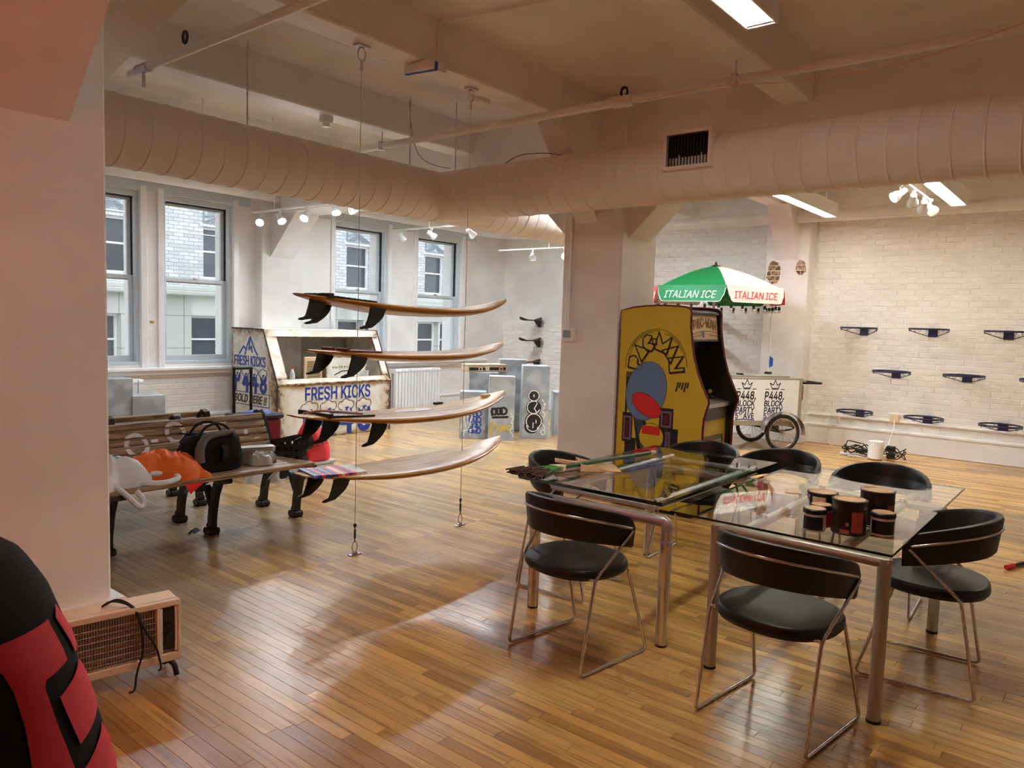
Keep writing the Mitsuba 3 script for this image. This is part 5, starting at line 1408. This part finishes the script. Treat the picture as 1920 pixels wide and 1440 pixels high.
for s in (-0.655, -0.25):
    cr = strokes([[(0.0, 0.09), (0.03, 0.02), (0.12, 0.02), (0.15, 0.09), (0.105, 0.06), (0.075, 0.13), (0.045, 0.06), (0.0, 0.09)], [(0.03, 0.008), (0.12, 0.008)], [(-0.06, 0.005), (-0.015, 0.005)], [(0.165, 0.005), (0.21, 0.005)]], 0.009)
    part(ct, 'crown_emblem', cp_(extrude(cr, 0.002), s + 0.07, 0.815), 'navy', False)
    for words, z, h, w, m in (('P448.', 0.685, 0.105, 0.28, 'ink'), ('BLOCK', 0.595, 0.075, 0.265, 'navy'), ('PARTY', 0.505, 0.075, 0.265, 'navy')):
        part(ct, 'lettering', cp_(text(words, h, w, 0.002, True, 0.08), s, z), m, False, label='dark printed lettering')
    part(ct, 'lettering', cp_(cat(text('5', 0.07, 0.04, 0.002), moved(text('TH', 0.025, 0.04, 0.002), 0.05, 0.045), moved(text('AVE', 0.07, 0.15, 0.002), 0.115)), s, 0.43), 'navy', False)
    part(ct, 'underline', cp_(extrude(strokes([[(0, 0), (0.1, 0.01), (0.27, 0.0)]], 0.012), 0.002), s, 0.412), 'blueink', False)


def wheel(label, s, n, R=0.247):
    w = part(ct, 'wheel', tube([cl_(s + (R - 0.024) * math.cos(a), n, R + (R - 0.024) * math.sin(a)) for a in np.linspace(0, 2 * PI, 49)[:-1]], 0.024, 10, True), 'rubberblack', 60, label=label)
    part(w, 'rim', tube([cl_(s + (R - 0.052) * math.cos(a), n, R + (R - 0.052) * math.sin(a)) for a in np.linspace(0, 2 * PI, 49)[:-1]], 0.009, 8, True), 'chrome', 60)
    part(w, 'hub', tube([cl_(s, n - 0.04, R), cl_(s, n + 0.04, R)], 0.022, 14), 'chrome')
    for i in range(18):
        a = i * 2 * PI / 18
        part(w, 'spoke', cyl(cl_(s + 0.018 * math.cos(a + 0.6), n + (0.025 if i % 2 else -0.025), R + 0.018 * math.sin(a + 0.6)), cl_(s + (R - 0.056) * math.cos(a), n, R + (R - 0.056) * math.sin(a)), 0.0022, 5), 'chrome')


wheel('near bicycle wheel', 0.0, 0.03)
wheel('far bicycle wheel', 0.0, -0.78)
wheel('front bicycle wheel', -0.92, -0.35)
R = 0.30
fn_ = []
for a in np.linspace(math.radians(-5), math.radians(178), 26):
    fn_.append([cl_(R * math.cos(a), q, 0.247 + R * math.sin(a) * 0.93) for q in (-0.02, 0.01, 0.05, 0.08)])
fn_ = np.array(fn_)
v = np.vstack([fn_.reshape(-1, 3), fn_.reshape(-1, 3) + np.repeat([(np.array([0, 0, 0.247]) + CO - q.mean(0)) * 0.012 for q in fn_], 4, 0)])
f, N = [], len(v) // 2
for i in range(25):
    for j in range(3):
        a, b, c, d = i * 4 + j, i * 4 + j + 1, (i + 1) * 4 + j + 1, (i + 1) * 4 + j
        f += [(a, b, c), (a, c, d), (N + a, N + c, N + b), (N + a, N + d, N + c)]
    for j in (0, 3):
        a, d = i * 4 + j, (i + 1) * 4 + j
        f += [(a, d, N + d), (a, N + d, N + a)]
part(ct, 'mudguard', trimesh.Trimesh(v, f, process=False), 'chrome', 60)
part(ct, 'axle', tube([cl_(0, -0.78, 0.247), cl_(0, 0.03, 0.247)], 0.012, 8), 'rubberblack')
part(ct, 'spring', tube([cl_(0.24 * math.cos(a) - 0.0, -0.1, 0.30 + 0.04 * math.sin(a)) for a in np.linspace(0, 2 * PI, 25)[:-1]], 0.012, 6, True), 'rubberblack')
part(ct, 'bracket', cat(cart_box(-0.04, 0.0, -0.2, -0.06, 0.24, 0.34), cart_box(-0.04, 0.0, -0.72, -0.6, 0.24, 0.34)), 'rubberblack')

PU = np.array([9.72, 4.37, 0])
um = thing('umbrella', 'striped green, white and red umbrella with ITALIAN ICE on its rim, over the cart', 'umbrella')
part(um, 'pole', cyl(PU + (0, 0, 1.0), PU + (0, 0, 2.45), 0.02, 12), 'steel')
part(um, 'finial', moved(lathe([(0, 2.44), (0.075, 2.445), (0.02, 2.46), (0.012, 2.5), (0, 2.505)], 16), PU[0], PU[1], 0), 'black')
UR = 0.93
VIEW = math.atan2(-PU[1], -PU[0])
COLS = ['red', 'green', 'white', 'red', 'green', 'white']
AN = [VIEW + math.radians(q) for q in (9 - 60 * 2, 9 - 60, 9, 9 + 60, 9 + 120, 9 + 180)]   # counter-clockwise seen from above


def canopy_panel(a0, a1, m, i):
    n, nj = 10, 8
    P0, P1 = np.array([math.cos(a0), math.sin(a0), 0]) * UR, np.array([math.cos(a1), math.sin(a1), 0]) * UR
    rows = []
    for u in np.linspace(0, 1, n):
        zz = 2.445 - 0.33 * (u ** 1.45)
        row = []
        for q in np.linspace(0, 1, nj):
            sag = 0.035 * math.sin(PI * q) * u
            row.append(PU + (P0 * (1 - q) + P1 * q) * u * (1 - 0.0 * sag) + (0, 0, zz - sag * 0.5))
        rows.append(row)
    rows = np.array(rows)
    out = ((P0 + P1) / 2); out = out / np.linalg.norm(out)
    v = np.vstack([rows.reshape(-1, 3), rows.reshape(-1, 3) - (0, 0, 0.003)])
    N, f = n * nj, []
    for a in range(n - 1):
        for b in range(nj - 1):
            p, q, r, s = a * nj + b, (a + 1) * nj + b, (a + 1) * nj + b + 1, a * nj + b + 1
            f += [(p, q, r), (p, r, s), (N + p, N + r, N + q), (N + p, N + s, N + r)]
    pk = part(um, 'canopy_panel', trimesh.Trimesh(v, f, process=False), m, 50, label=f'{m} panel')
    # the hanging valance with rounded corners
    W = np.linalg.norm(P1 - P0)
    val = Polygon([(0.0, 0.03), (0.02, -0.09)] + arc(0.10, -0.13, 0.055, 180, 270, 5) + arc(W - 0.10, -0.13, 0.055, 270, 360, 5) + [(W - 0.02, -0.09), (W, 0.03)])
    u = (P1 - P0) / W
    o = PU + P0 * 1.002 + (0, 0, 2.115)
    dn = np.array([0, 0, 1.0]) * 0.985 - out * 0.17
    part(pk, 'valance', put(extrude(val, 0.003), o, u, dn), m, False)
    rim = val.difference(val.buffer(-0.008))
    part(pk, 'valance_hem', put(extrude(rim.intersection(sbox(-1, -1, 2, 0.0)), 0.002), o + out * 0.003, u, dn), 'white' if m == 'green' else 'redbag' if m == 'red' else 'white', False)
    tx = text('ITALIAN ICE', 0.092, W * 0.74, 0.003, False, 0.22)
    part(pk, 'lettering', put(tx, o + u * W * 0.11 + dn * -0.135 + out * 0.004, u, dn), 'redbag' if m == 'white' else 'white', False, label='words ITALIAN ICE on the rim')


for i in range(6):
    canopy_panel(AN[i], AN[(i + 1) % 6], COLS[(i + 0) % 6], i)
for a in AN:
    part(um, 'rib', tube([PU + (math.cos(a) * UR * u, math.sin(a) * UR * u, 2.437 - 0.33 * u ** 1.45) for u in np.linspace(0, 1, 8)], 0.006, 6), 'steel')
sl = thing('string_lights', 'string of small bulbs with black sockets hanging round the umbrella rim', 'string lights')
pts, bulbs = [], []
for i in range(6):
    p0, p1 = (PU + (math.cos(a) * UR * 0.97, math.sin(a) * UR * 0.97, 1.98) for a in (AN[i], AN[(i + 1) % 6]))
    for j in range(5):
        q = j / 5
        pts += [p0 * (1 - q) + p1 * q, p0 * (0.9 - q) + p1 * (q + 0.1) - (0, 0, 0.07)]
        bulbs.append(p0 * (0.9 - q) + p1 * (q + 0.1) - (0, 0, 0.075))
part(sl, 'wire', tube(np.array(pts), 0.0022, 4, True), 'copper')
for b in bulbs:
    q = part(sl, 'socket', cyl(b, b - (0, 0, 0.045), 0.018, 8), 'black')
    part(q, 'bulb', moved(trimesh.creation.icosphere(1, 0.022), *(b - (0, 0, 0.062))), 'clearish', True)
pn = thing('white_pole', 'slim white pole standing on the cart lid, marked with blue tape', 'pole')
wp = cl_(0.0, -0.42, 0)
part(pn, 'pole', cyl((wp[0], wp[1], 1.02), (wp[0], wp[1], 1.93), 0.014, 10), 'white')
part(pn, 'foot', cbox(wp[0] - 0.04, wp[0] + 0.04, wp[1] - 0.04, wp[1] + 0.04, 1.0, 1.03, 0.006), 'black')
part(pn, 'tape', put(extrude(Polygon([(0, 0), (0.05, 0.02), (0.055, 0.12), (0, 0.16)]), 0.002), (wp[0] - 0.02, wp[1] - 0.015, 1.09), CU, (0, 0, 1)), 'tape', False, label='blue tape')


# ---------------------------------------------------------------- hoops on the brick wall
RIM = 0.225


def hoop_meshes():
    xr, zr = -0.30, 0.0
    d = {'rim': shape(tube([(xr + RIM * math.cos(a), RIM * math.sin(a), zr) for a in np.linspace(0, 2 * PI, 41)[:-1]], 0.011, 8, True), 'navy', 60),
         'plate': shape(cbox(-0.022, -0.006, -0.055, 0.055, -0.10, 0.005, 0.004), 'navy'),
         'arm': shape(cat(cbox(-0.085, -0.02, -0.045, 0.045, -0.012, 0.006, 0.003)), 'navy')}
    for k, s in enumerate((-1, 1)):
        d['brace' + ('_001' if k else '')] = shape(tube([(-0.02, 0.05 * s, -0.092), (xr + 0.05, RIM * 0.985 * s, -0.028), (xr, RIM * s, -0.005)], 0.0055, 6), 'navy')
    for k in range(10):
        a = math.radians(36 * k + 18)
        c = np.array([xr + RIM * math.cos(a), RIM * math.sin(a), -0.01])
        t = np.array([-math.sin(a), math.cos(a), 0])
        d['net_hook' + (f'_{k:03d}' if k else '')] = shape(tube([c - t * 0.015, c - t * 0.015 - (0, 0, 0.022), c + t * 0.015 - (0, 0, 0.022), c + t * 0.015], 0.003, 5), 'navy')
    return d


HM = hoop_meshes()
HOOPS = [(2.783, 1.668, 'left navy hoop of the top row on the brick wall'), (1.939, 1.676, 'middle navy hoop of the top row on the brick wall'), (1.103, 1.672, 'right navy hoop of the top row on the brick wall'),
         (2.341, 1.105, 'left navy hoop of the middle row on the brick wall'), (1.511, 1.108, 'second navy hoop of the middle row on the brick wall'), (0.70, 1.11, 'navy hoop of the middle row cut by the right edge of the photo'),
         (2.765, 0.532, 'left navy hoop of the lowest row, nearest the cart'), (1.923, 0.532, 'middle navy hoop of the lowest row, beside the wall outlet'), (1.082, 0.526, 'right navy hoop of the lowest row')]
for y, z, lb in HOOPS:
    k = thing('hoop', lb, 'hoop', 'navy hoops on the brick wall')
    for nm, d in HM.items():
        scene[f'{k}__{nm}'] = {**d, 'to_world': T().translate([XR, y, z])}

cd = thing('wall_conduit', 'white conduit along the brick wall above the skirting board with its boxes', 'conduit')
part(cd, 'tube', cyl((XR - 0.028, 3.46, 0.418), (XR - 0.028, -3.5, 0.418), 0.014, 10), 'trimpaint')
part(cd, 'tube', tube([(XR - 0.028, 3.46, 0.418), (XR - 0.1, 3.43, 0.418), (XR - 0.29, 3.46, 0.42)], 0.012, 8), 'trimpaint')
part(cd, 'outlet_box', cbox(XR - 0.06, XR - 0.004, 2.26, 2.37, 0.40, 0.52, 0.006), 'cream')
part(cd, 'junction_box', cbox(XR - 0.345, XR - 0.28, 3.45, 3.53, 0.36, 0.45, 0.008), 'trimpaint')
co = solo('coiled_cord', tube([(XR - 0.075 - 0.004 * i / 8, 3.08 + 0.07 * math.cos(i * 0.55), 0.37 + 0.085 * math.sin(i * 0.55)) for i in range(30)], 0.006, 6), 'milky', 'small coil of white cord hanging on the wall beside the cart', 'cord')
part(co, 'lead', tube(rounded([(XR - 0.078, 3.15, 0.37), (XR - 0.085, 3.16, 0.1), (XR - 0.15, 3.1, 0.008), (10.6, 2.6, 0.008), (10.45, 2.5, 0.008)], 0.12, 6), 0.005, 6), 'milky')
rt = thing('router', 'white cylindrical wireless router on the floor in front of the brick wall', 'router')
part(rt, 'body', moved(lathe([(0, 0.01), (0.084, 0.01), (0.092, 0.02), (0.092, 0.19), (0, 0.19)], 36), 10.27, 2.33, 0), 'white')
part(rt, 'base', moved(lathe([(0, 0), (0.08, 0), (0.08, 0.012), (0, 0.012)], 30), 10.27, 2.33, 0), 'black')
part(rt, 'crown', moved(lathe([(0.086, 0.188), (0.086, 0.235), (0.080, 0.238), (0, 0.236)], 36), 10.27, 2.33, 0), 'whitegloss')
for i in range(22):
    a = i * 2 * PI / 22
    part(rt, 'fin', cyl((10.27 + 0.09 * math.cos(a), 2.33 + 0.09 * math.sin(a), 0.19), (10.27 + 0.09 * math.cos(a), 2.33 + 0.09 * math.sin(a), 0.236), 0.006, 6), 'white')
rg = np.random.default_rng(21)


def tangle(c, r, n, rad, m, label, name, rz=0.05):
    p = np.array([(c[0] + r * 1.2 * math.cos(i * 0.8) * (0.5 + 0.6 * rg.random()), c[1] + r * math.sin(i * 0.8) * (0.5 + 0.6 * rg.random()), rad + rz * rg.random()) for i in range(n)])
    q = np.vstack([np.column_stack([np.interp(np.linspace(0, n - 1, n * 6), np.arange(n), p[:, k]) for k in range(3)])])
    for _ in range(5):
        q[1:-1] = (q[:-2] + 2 * q[1:-1] + q[2:]) / 4
    return solo(name, tube(q, rad, 5), m, label, 'cable')


tangle((10.42, 2.60), 0.21, 40, 0.007, 'rubberblack', 'tangle of black cables on the floor left of the router', 'cable_tangle', 0.17)
tangle((10.40, 2.12), 0.17, 28, 0.006, 'rubberblack', 'tangle of black cables on the floor right of the router', 'cable_tangle', 0.18)
tangle((10.25, 2.52), 0.14, 12, 0.007, 'milky', 'loose white cable on the floor left of the router', 'cable_tangle', 0.03)
for i, (x, y, z) in enumerate(((10.5, 2.2, 0.0), (10.5, 2.2, 0.085), (10.5, 2.57, 0.0))):
    solo('power_adapter', cbox(x - 0.05, x + 0.05, y - 0.045, y + 0.045, z + 0.003, z + 0.075, 0.01), 'rubberblack', ['lower black power adapter stacked behind the router', 'upper black power adapter stacked behind the router', 'black power adapter inside the left cable tangle'][i], 'adapter')
ps = thing('power_strip', 'white power strip lying among the cables by the router', 'power strip')
part(ps, 'body', moved(rotz(cbox(-0.03, 0.03, -0.15, 0.15, 0.002, 0.04, 0.008), 10), 10.33, 2.62, 0), 'white')
for i in range(4):
    part(ps, 'socket', moved(rotz(cbox(-0.015, 0.015, -0.11 + i * 0.06, -0.075 + i * 0.06, 0.039, 0.043, 0.001), 10), 10.33, 2.62, 0), 'rubberblack')
solo('white_lead', tube(rounded([(XR - 0.065, 2.31, 0.45), (10.95, 2.28, 0.33), (10.75, 2.3, 0.12), (10.6, 2.25, 0.012), (10.45, 2.4, 0.01)], 0.1, 6), 0.007, 6), 'white', 'white cord falling from the wall outlet to the router', 'cord')
solo('floor_plug', moved(lathe([(0, 0), (0.02, 0), (0.02, 0.01), (0, 0.012)], 14), 8.68, 1.52, 0.0), 'black', 'small black plug on the floor in front of the brick wall', 'plug')
rs_ = thing('red_tipped_stick', 'black stick with a red tip on the floor at the right edge', 'stick')
part(rs_, 'shaft', cyl((6.2, 0.47, 0.016), (7.1, 0.13, 0.016), 0.013, 10), 'black')
part(rs_, 'tip', cyl((6.11, 0.504, 0.018), (6.2, 0.47, 0.018), 0.017, 10), 'red', label='red tip')

# thermostat on the column
th = thing('thermostat', 'small thermostat box with a grey screen on the column', 'thermostat')
part(th, 'box', cbox(5.757, 5.798, 3.945, 4.085, 1.44, 1.56, 0.006), 'trimpaint')
part(th, 'screen', cbox(5.753, 5.758, 3.985, 4.068, 1.47, 1.54, 0.001), 'fargrey', False)

# ---------------------------------------------------------------- near left: heater and printed garment
ht = thing('space_heater', 'old cream electric space heater with a carrying cord at the foot of the left column', 'heater')
HO, HU = np.array([1.585, 3.115, 0.0]), np.array([-0.985, 0.17, 0.0])   # right front corner, direction to the left
HN = np.array([-0.17, -0.985, 0.0])                                        # out of the front


def hb(a0, a1, n0, n1, z0, z1, b=0.004):
    m = cbox(a0, a1, n0, n1, z0, z1, b)
    return trimesh.Trimesh(np.array([HO + HU * q[0] + HN * q[1] + (0, 0, q[2]) for q in m.vertices]), m.faces, process=False) if np.cross(HU, HN)[2] > 0 else trimesh.Trimesh(np.array([HO + HU * q[0] + HN * q[1] + (0, 0, q[2]) for q in m.vertices]), m.faces[:, ::-1], process=False)


HZ0, HZ1, HW = 0.075, 0.345, 0.50
part(ht, 'case', cat(hb(0, HW, -0.15, -0.03, HZ0, HZ1, 0.008)), 'cream')
part(ht, 'bezel', cat(hb(0, HW, -0.03, 0, HZ1 - 0.025, HZ1, 0.003), hb(0, HW, -0.03, 0, HZ0, HZ0 + 0.035, 0.003), hb(0, 0.014, -0.03, 0, HZ0, HZ1, 0.003), hb(HW - 0.014, HW, -0.03, 0, HZ0, HZ1, 0.003), hb(0.083, 0.10, -0.03, 0, HZ0, HZ1, 0.003)), 'cream')
part(ht, 'control_panel', hb(0.024, 0.074, -0.02, -0.008, HZ0 + 0.05, HZ1 - 0.035, 0.003), 'gloss', label='black control panel')
part(ht, 'control_frame', cat(hb(0.014, 0.024, -0.02, -0.004, HZ0 + 0.04, HZ1 - 0.028, 0.002), hb(0.074, 0.083, -0.02, -0.004, HZ0 + 0.04, HZ1 - 0.028, 0.002)), 'whitegloss')
for z in (0.19, 0.235):
    part(ht, 'knob', tube([HO + HU * 0.049 - HN * 0.008 + (0, 0, z), HO + HU * 0.049 + HN * 0.006 + (0, 0, z)], 0.015, 14), 'rubberblack')
part(ht, 'reflector', hb(0.10, HW - 0.014, -0.035, -0.028, HZ0 + 0.03, HZ1 - 0.022, 0), 'oliverib', False)
for i in range(4):
    part(ht, 'heating_bar', tube([HO + HU * 0.11 - HN * 0.02 + (0, 0, 0.14 + i * 0.045), HO + HU * (HW - 0.02) - HN * 0.02 + (0, 0, 0.14 + i * 0.045)], 0.008, 8), 'copper')
for i in range(38):
    a = 0.105 + i * (HW - 0.125) / 37
    part(ht, 'grille_wire', tube([HO + HU * a - HN * 0.006 + (0, 0, HZ0 + 0.033), HO + HU * a - HN * 0.006 + (0, 0, HZ1 - 0.024)], 0.0016, 4), 'silvergrey')
for i in range(7):
    z = HZ0 + 0.055 + i * 0.026
    part(ht, 'grille_wire', tube([HO + HU * 0.10 - HN * 0.004 + (0, 0, z), HO + HU * (HW - 0.014) - HN * 0.004 + (0, 0, z)], 0.0016, 4), 'silvergrey')
for a in (0.03, HW - 0.07):
    part(ht, 'foot', tube(rounded([HO + HU * (a + 0.02) - HN * 0.02 + (0, 0, HZ0), HO + HU * a - HN * 0.0 + (0, 0, HZ0 - 0.012), HO + HU * (a - 0.008) + HN * 0.012 + (0, 0, 0.012)], 0.02, 4), 0.0115, 8), 'rubberblack')
    part(ht, 'foot', tube([HO + HU * a - HN * 0.13 + (0, 0, HZ0 + 0.005), HO + HU * a - HN * 0.135 + (0, 0, 0.011)], 0.011, 8), 'rubberblack')
P = lambda a, n, z: HO + HU * a + HN * n + np.array([0, 0, z])
part(ht, 'cord', tube(rounded([P(0.29, -0.09, HZ1 + 0.004), P(0.26, -0.06, HZ1 + 0.035), P(0.19, -0.01, HZ1 + 0.01), P(0.165, 0.012, 0.27), P(0.155, 0.014, 0.16), P(0.19, 0.02, 0.06), P(0.2, 0.05, 0.008), P(0.225, 0.06, 0.012)], 0.04, 5), 0.0045, 8), 'rubberblack')
part(ht, 'cord', tube(rounded([P(0.27, -0.11, HZ1 + 0.004), P(0.235, -0.06, HZ1 + 0.038), P(0.18, -0.005, HZ1 - 0.0), P(0.16, 0.01, 0.26), P(0.105, 0.014, 0.16), P(0.085, 0.016, 0.06), P(0.10, 0.02, 0.055)], 0.04, 5), 0.0045, 8), 'rubberblack')

ga = thing('printed_shirt', 'black shirt with big red block print close to the camera at the lower left corner', 'shirt')
GC = np.array([0.775, 0.631, 0.0])                 # away from the camera, level
GR = np.array([0.631, -0.775, 0.0])                # to the right
GD, GA0 = 0.90, -0.86


def gw(z):
    """Half width of the shirt at a height."""
    return float(np.interp(z, [0.02, 0.7, 0.98, 1.03, 1.105, 1.175, 1.238, 1.285, 1.307, 1.335], [0.44, 0.41, 0.36, 0.35, 0.328, 0.309, 0.283, 0.251, 0.213, 0.11]))


rs = []
for z in list(np.linspace(0.02, 1.0, 16)) + list(np.linspace(1.02, 1.312, 24)) + [1.326, 1.334, 1.338]:
    w = gw(z) if z < 1.336 else 0.05
    a = np.arange(64) * 2 * PI / 64
    f1 = 0.012 * np.sin(3 * a + z * 9) * min(1, (1.4 - z) * 3) + 0.006 * np.sin(7 * a - z * 21)
    rs.append(np.array([GC * (GD - (0.55 * w + q) * math.sin(t)) + GR * (GA0 + (w) * math.cos(t)) + (0, 0, z) for t, q in zip(a, f1)]))
part(ga, 'cloth', rings_mesh(rs), 'blackcloth', 60)


def shirt_print(poly):
    """A flat print laid on the cloth; corners as (degrees round the shirt, height)."""
    p = Polygon([(t * 0.006, z) for t, z in poly]).buffer(0.006).buffer(-0.006)
    v2, f2 = trimesh.creation.triangulate_polygon(p, engine='earcut')
    v3, f2 = trimesh.remesh.subdivide_to_size(np.column_stack([v2, np.zeros(len(v2))]), f2, 0.012)
    out = []
    for a, z, _ in v3:
        t, w = math.radians(a / 0.006), gw(z) + 0.003
        q = 0.012 * math.sin(3 * t + z * 9) * min(1, (1.4 - z) * 3) + 0.006 * math.sin(7 * t - z * 21) + 0.003
        out.append(GC * (GD - (0.55 * w + q) * math.sin(t)) + GR * (GA0 + w * math.cos(t)) + (0, 0, z))
    part(ga, 'print', trimesh.Trimesh(np.array(out), f2[:, ::-1], process=False), 'shirtred', 60, label='red block print')


for pp in ([(33, 1.201), (20, 1.209), (-0.8, 1.215), (-2.8, 1.161), (10.3, 1.153), (11.5, 1.145), (10.7, 1.095), (9.2, 1.042), (9.1, 0.96), (26, 0.97), (22.4, 1.067), (21.6, 1.109), (22, 1.153), (23.5, 1.176), (26, 1.19)],
           [(-6.9, 1.211), (-13, 1.222), (-21, 1.185), (-33, 1.155), (-12, 1.158)], [(6.7, 1.127), (-13, 1.148), (-31, 1.09), (4, 1.063)], [(5.4, 1.035), (-14, 1.058), (-22, 0.99), (7, 0.97)], [(48, 1.18), (36, 1.198), (36, 1.0), (48, 1.0)]):
    shirt_print(pp)
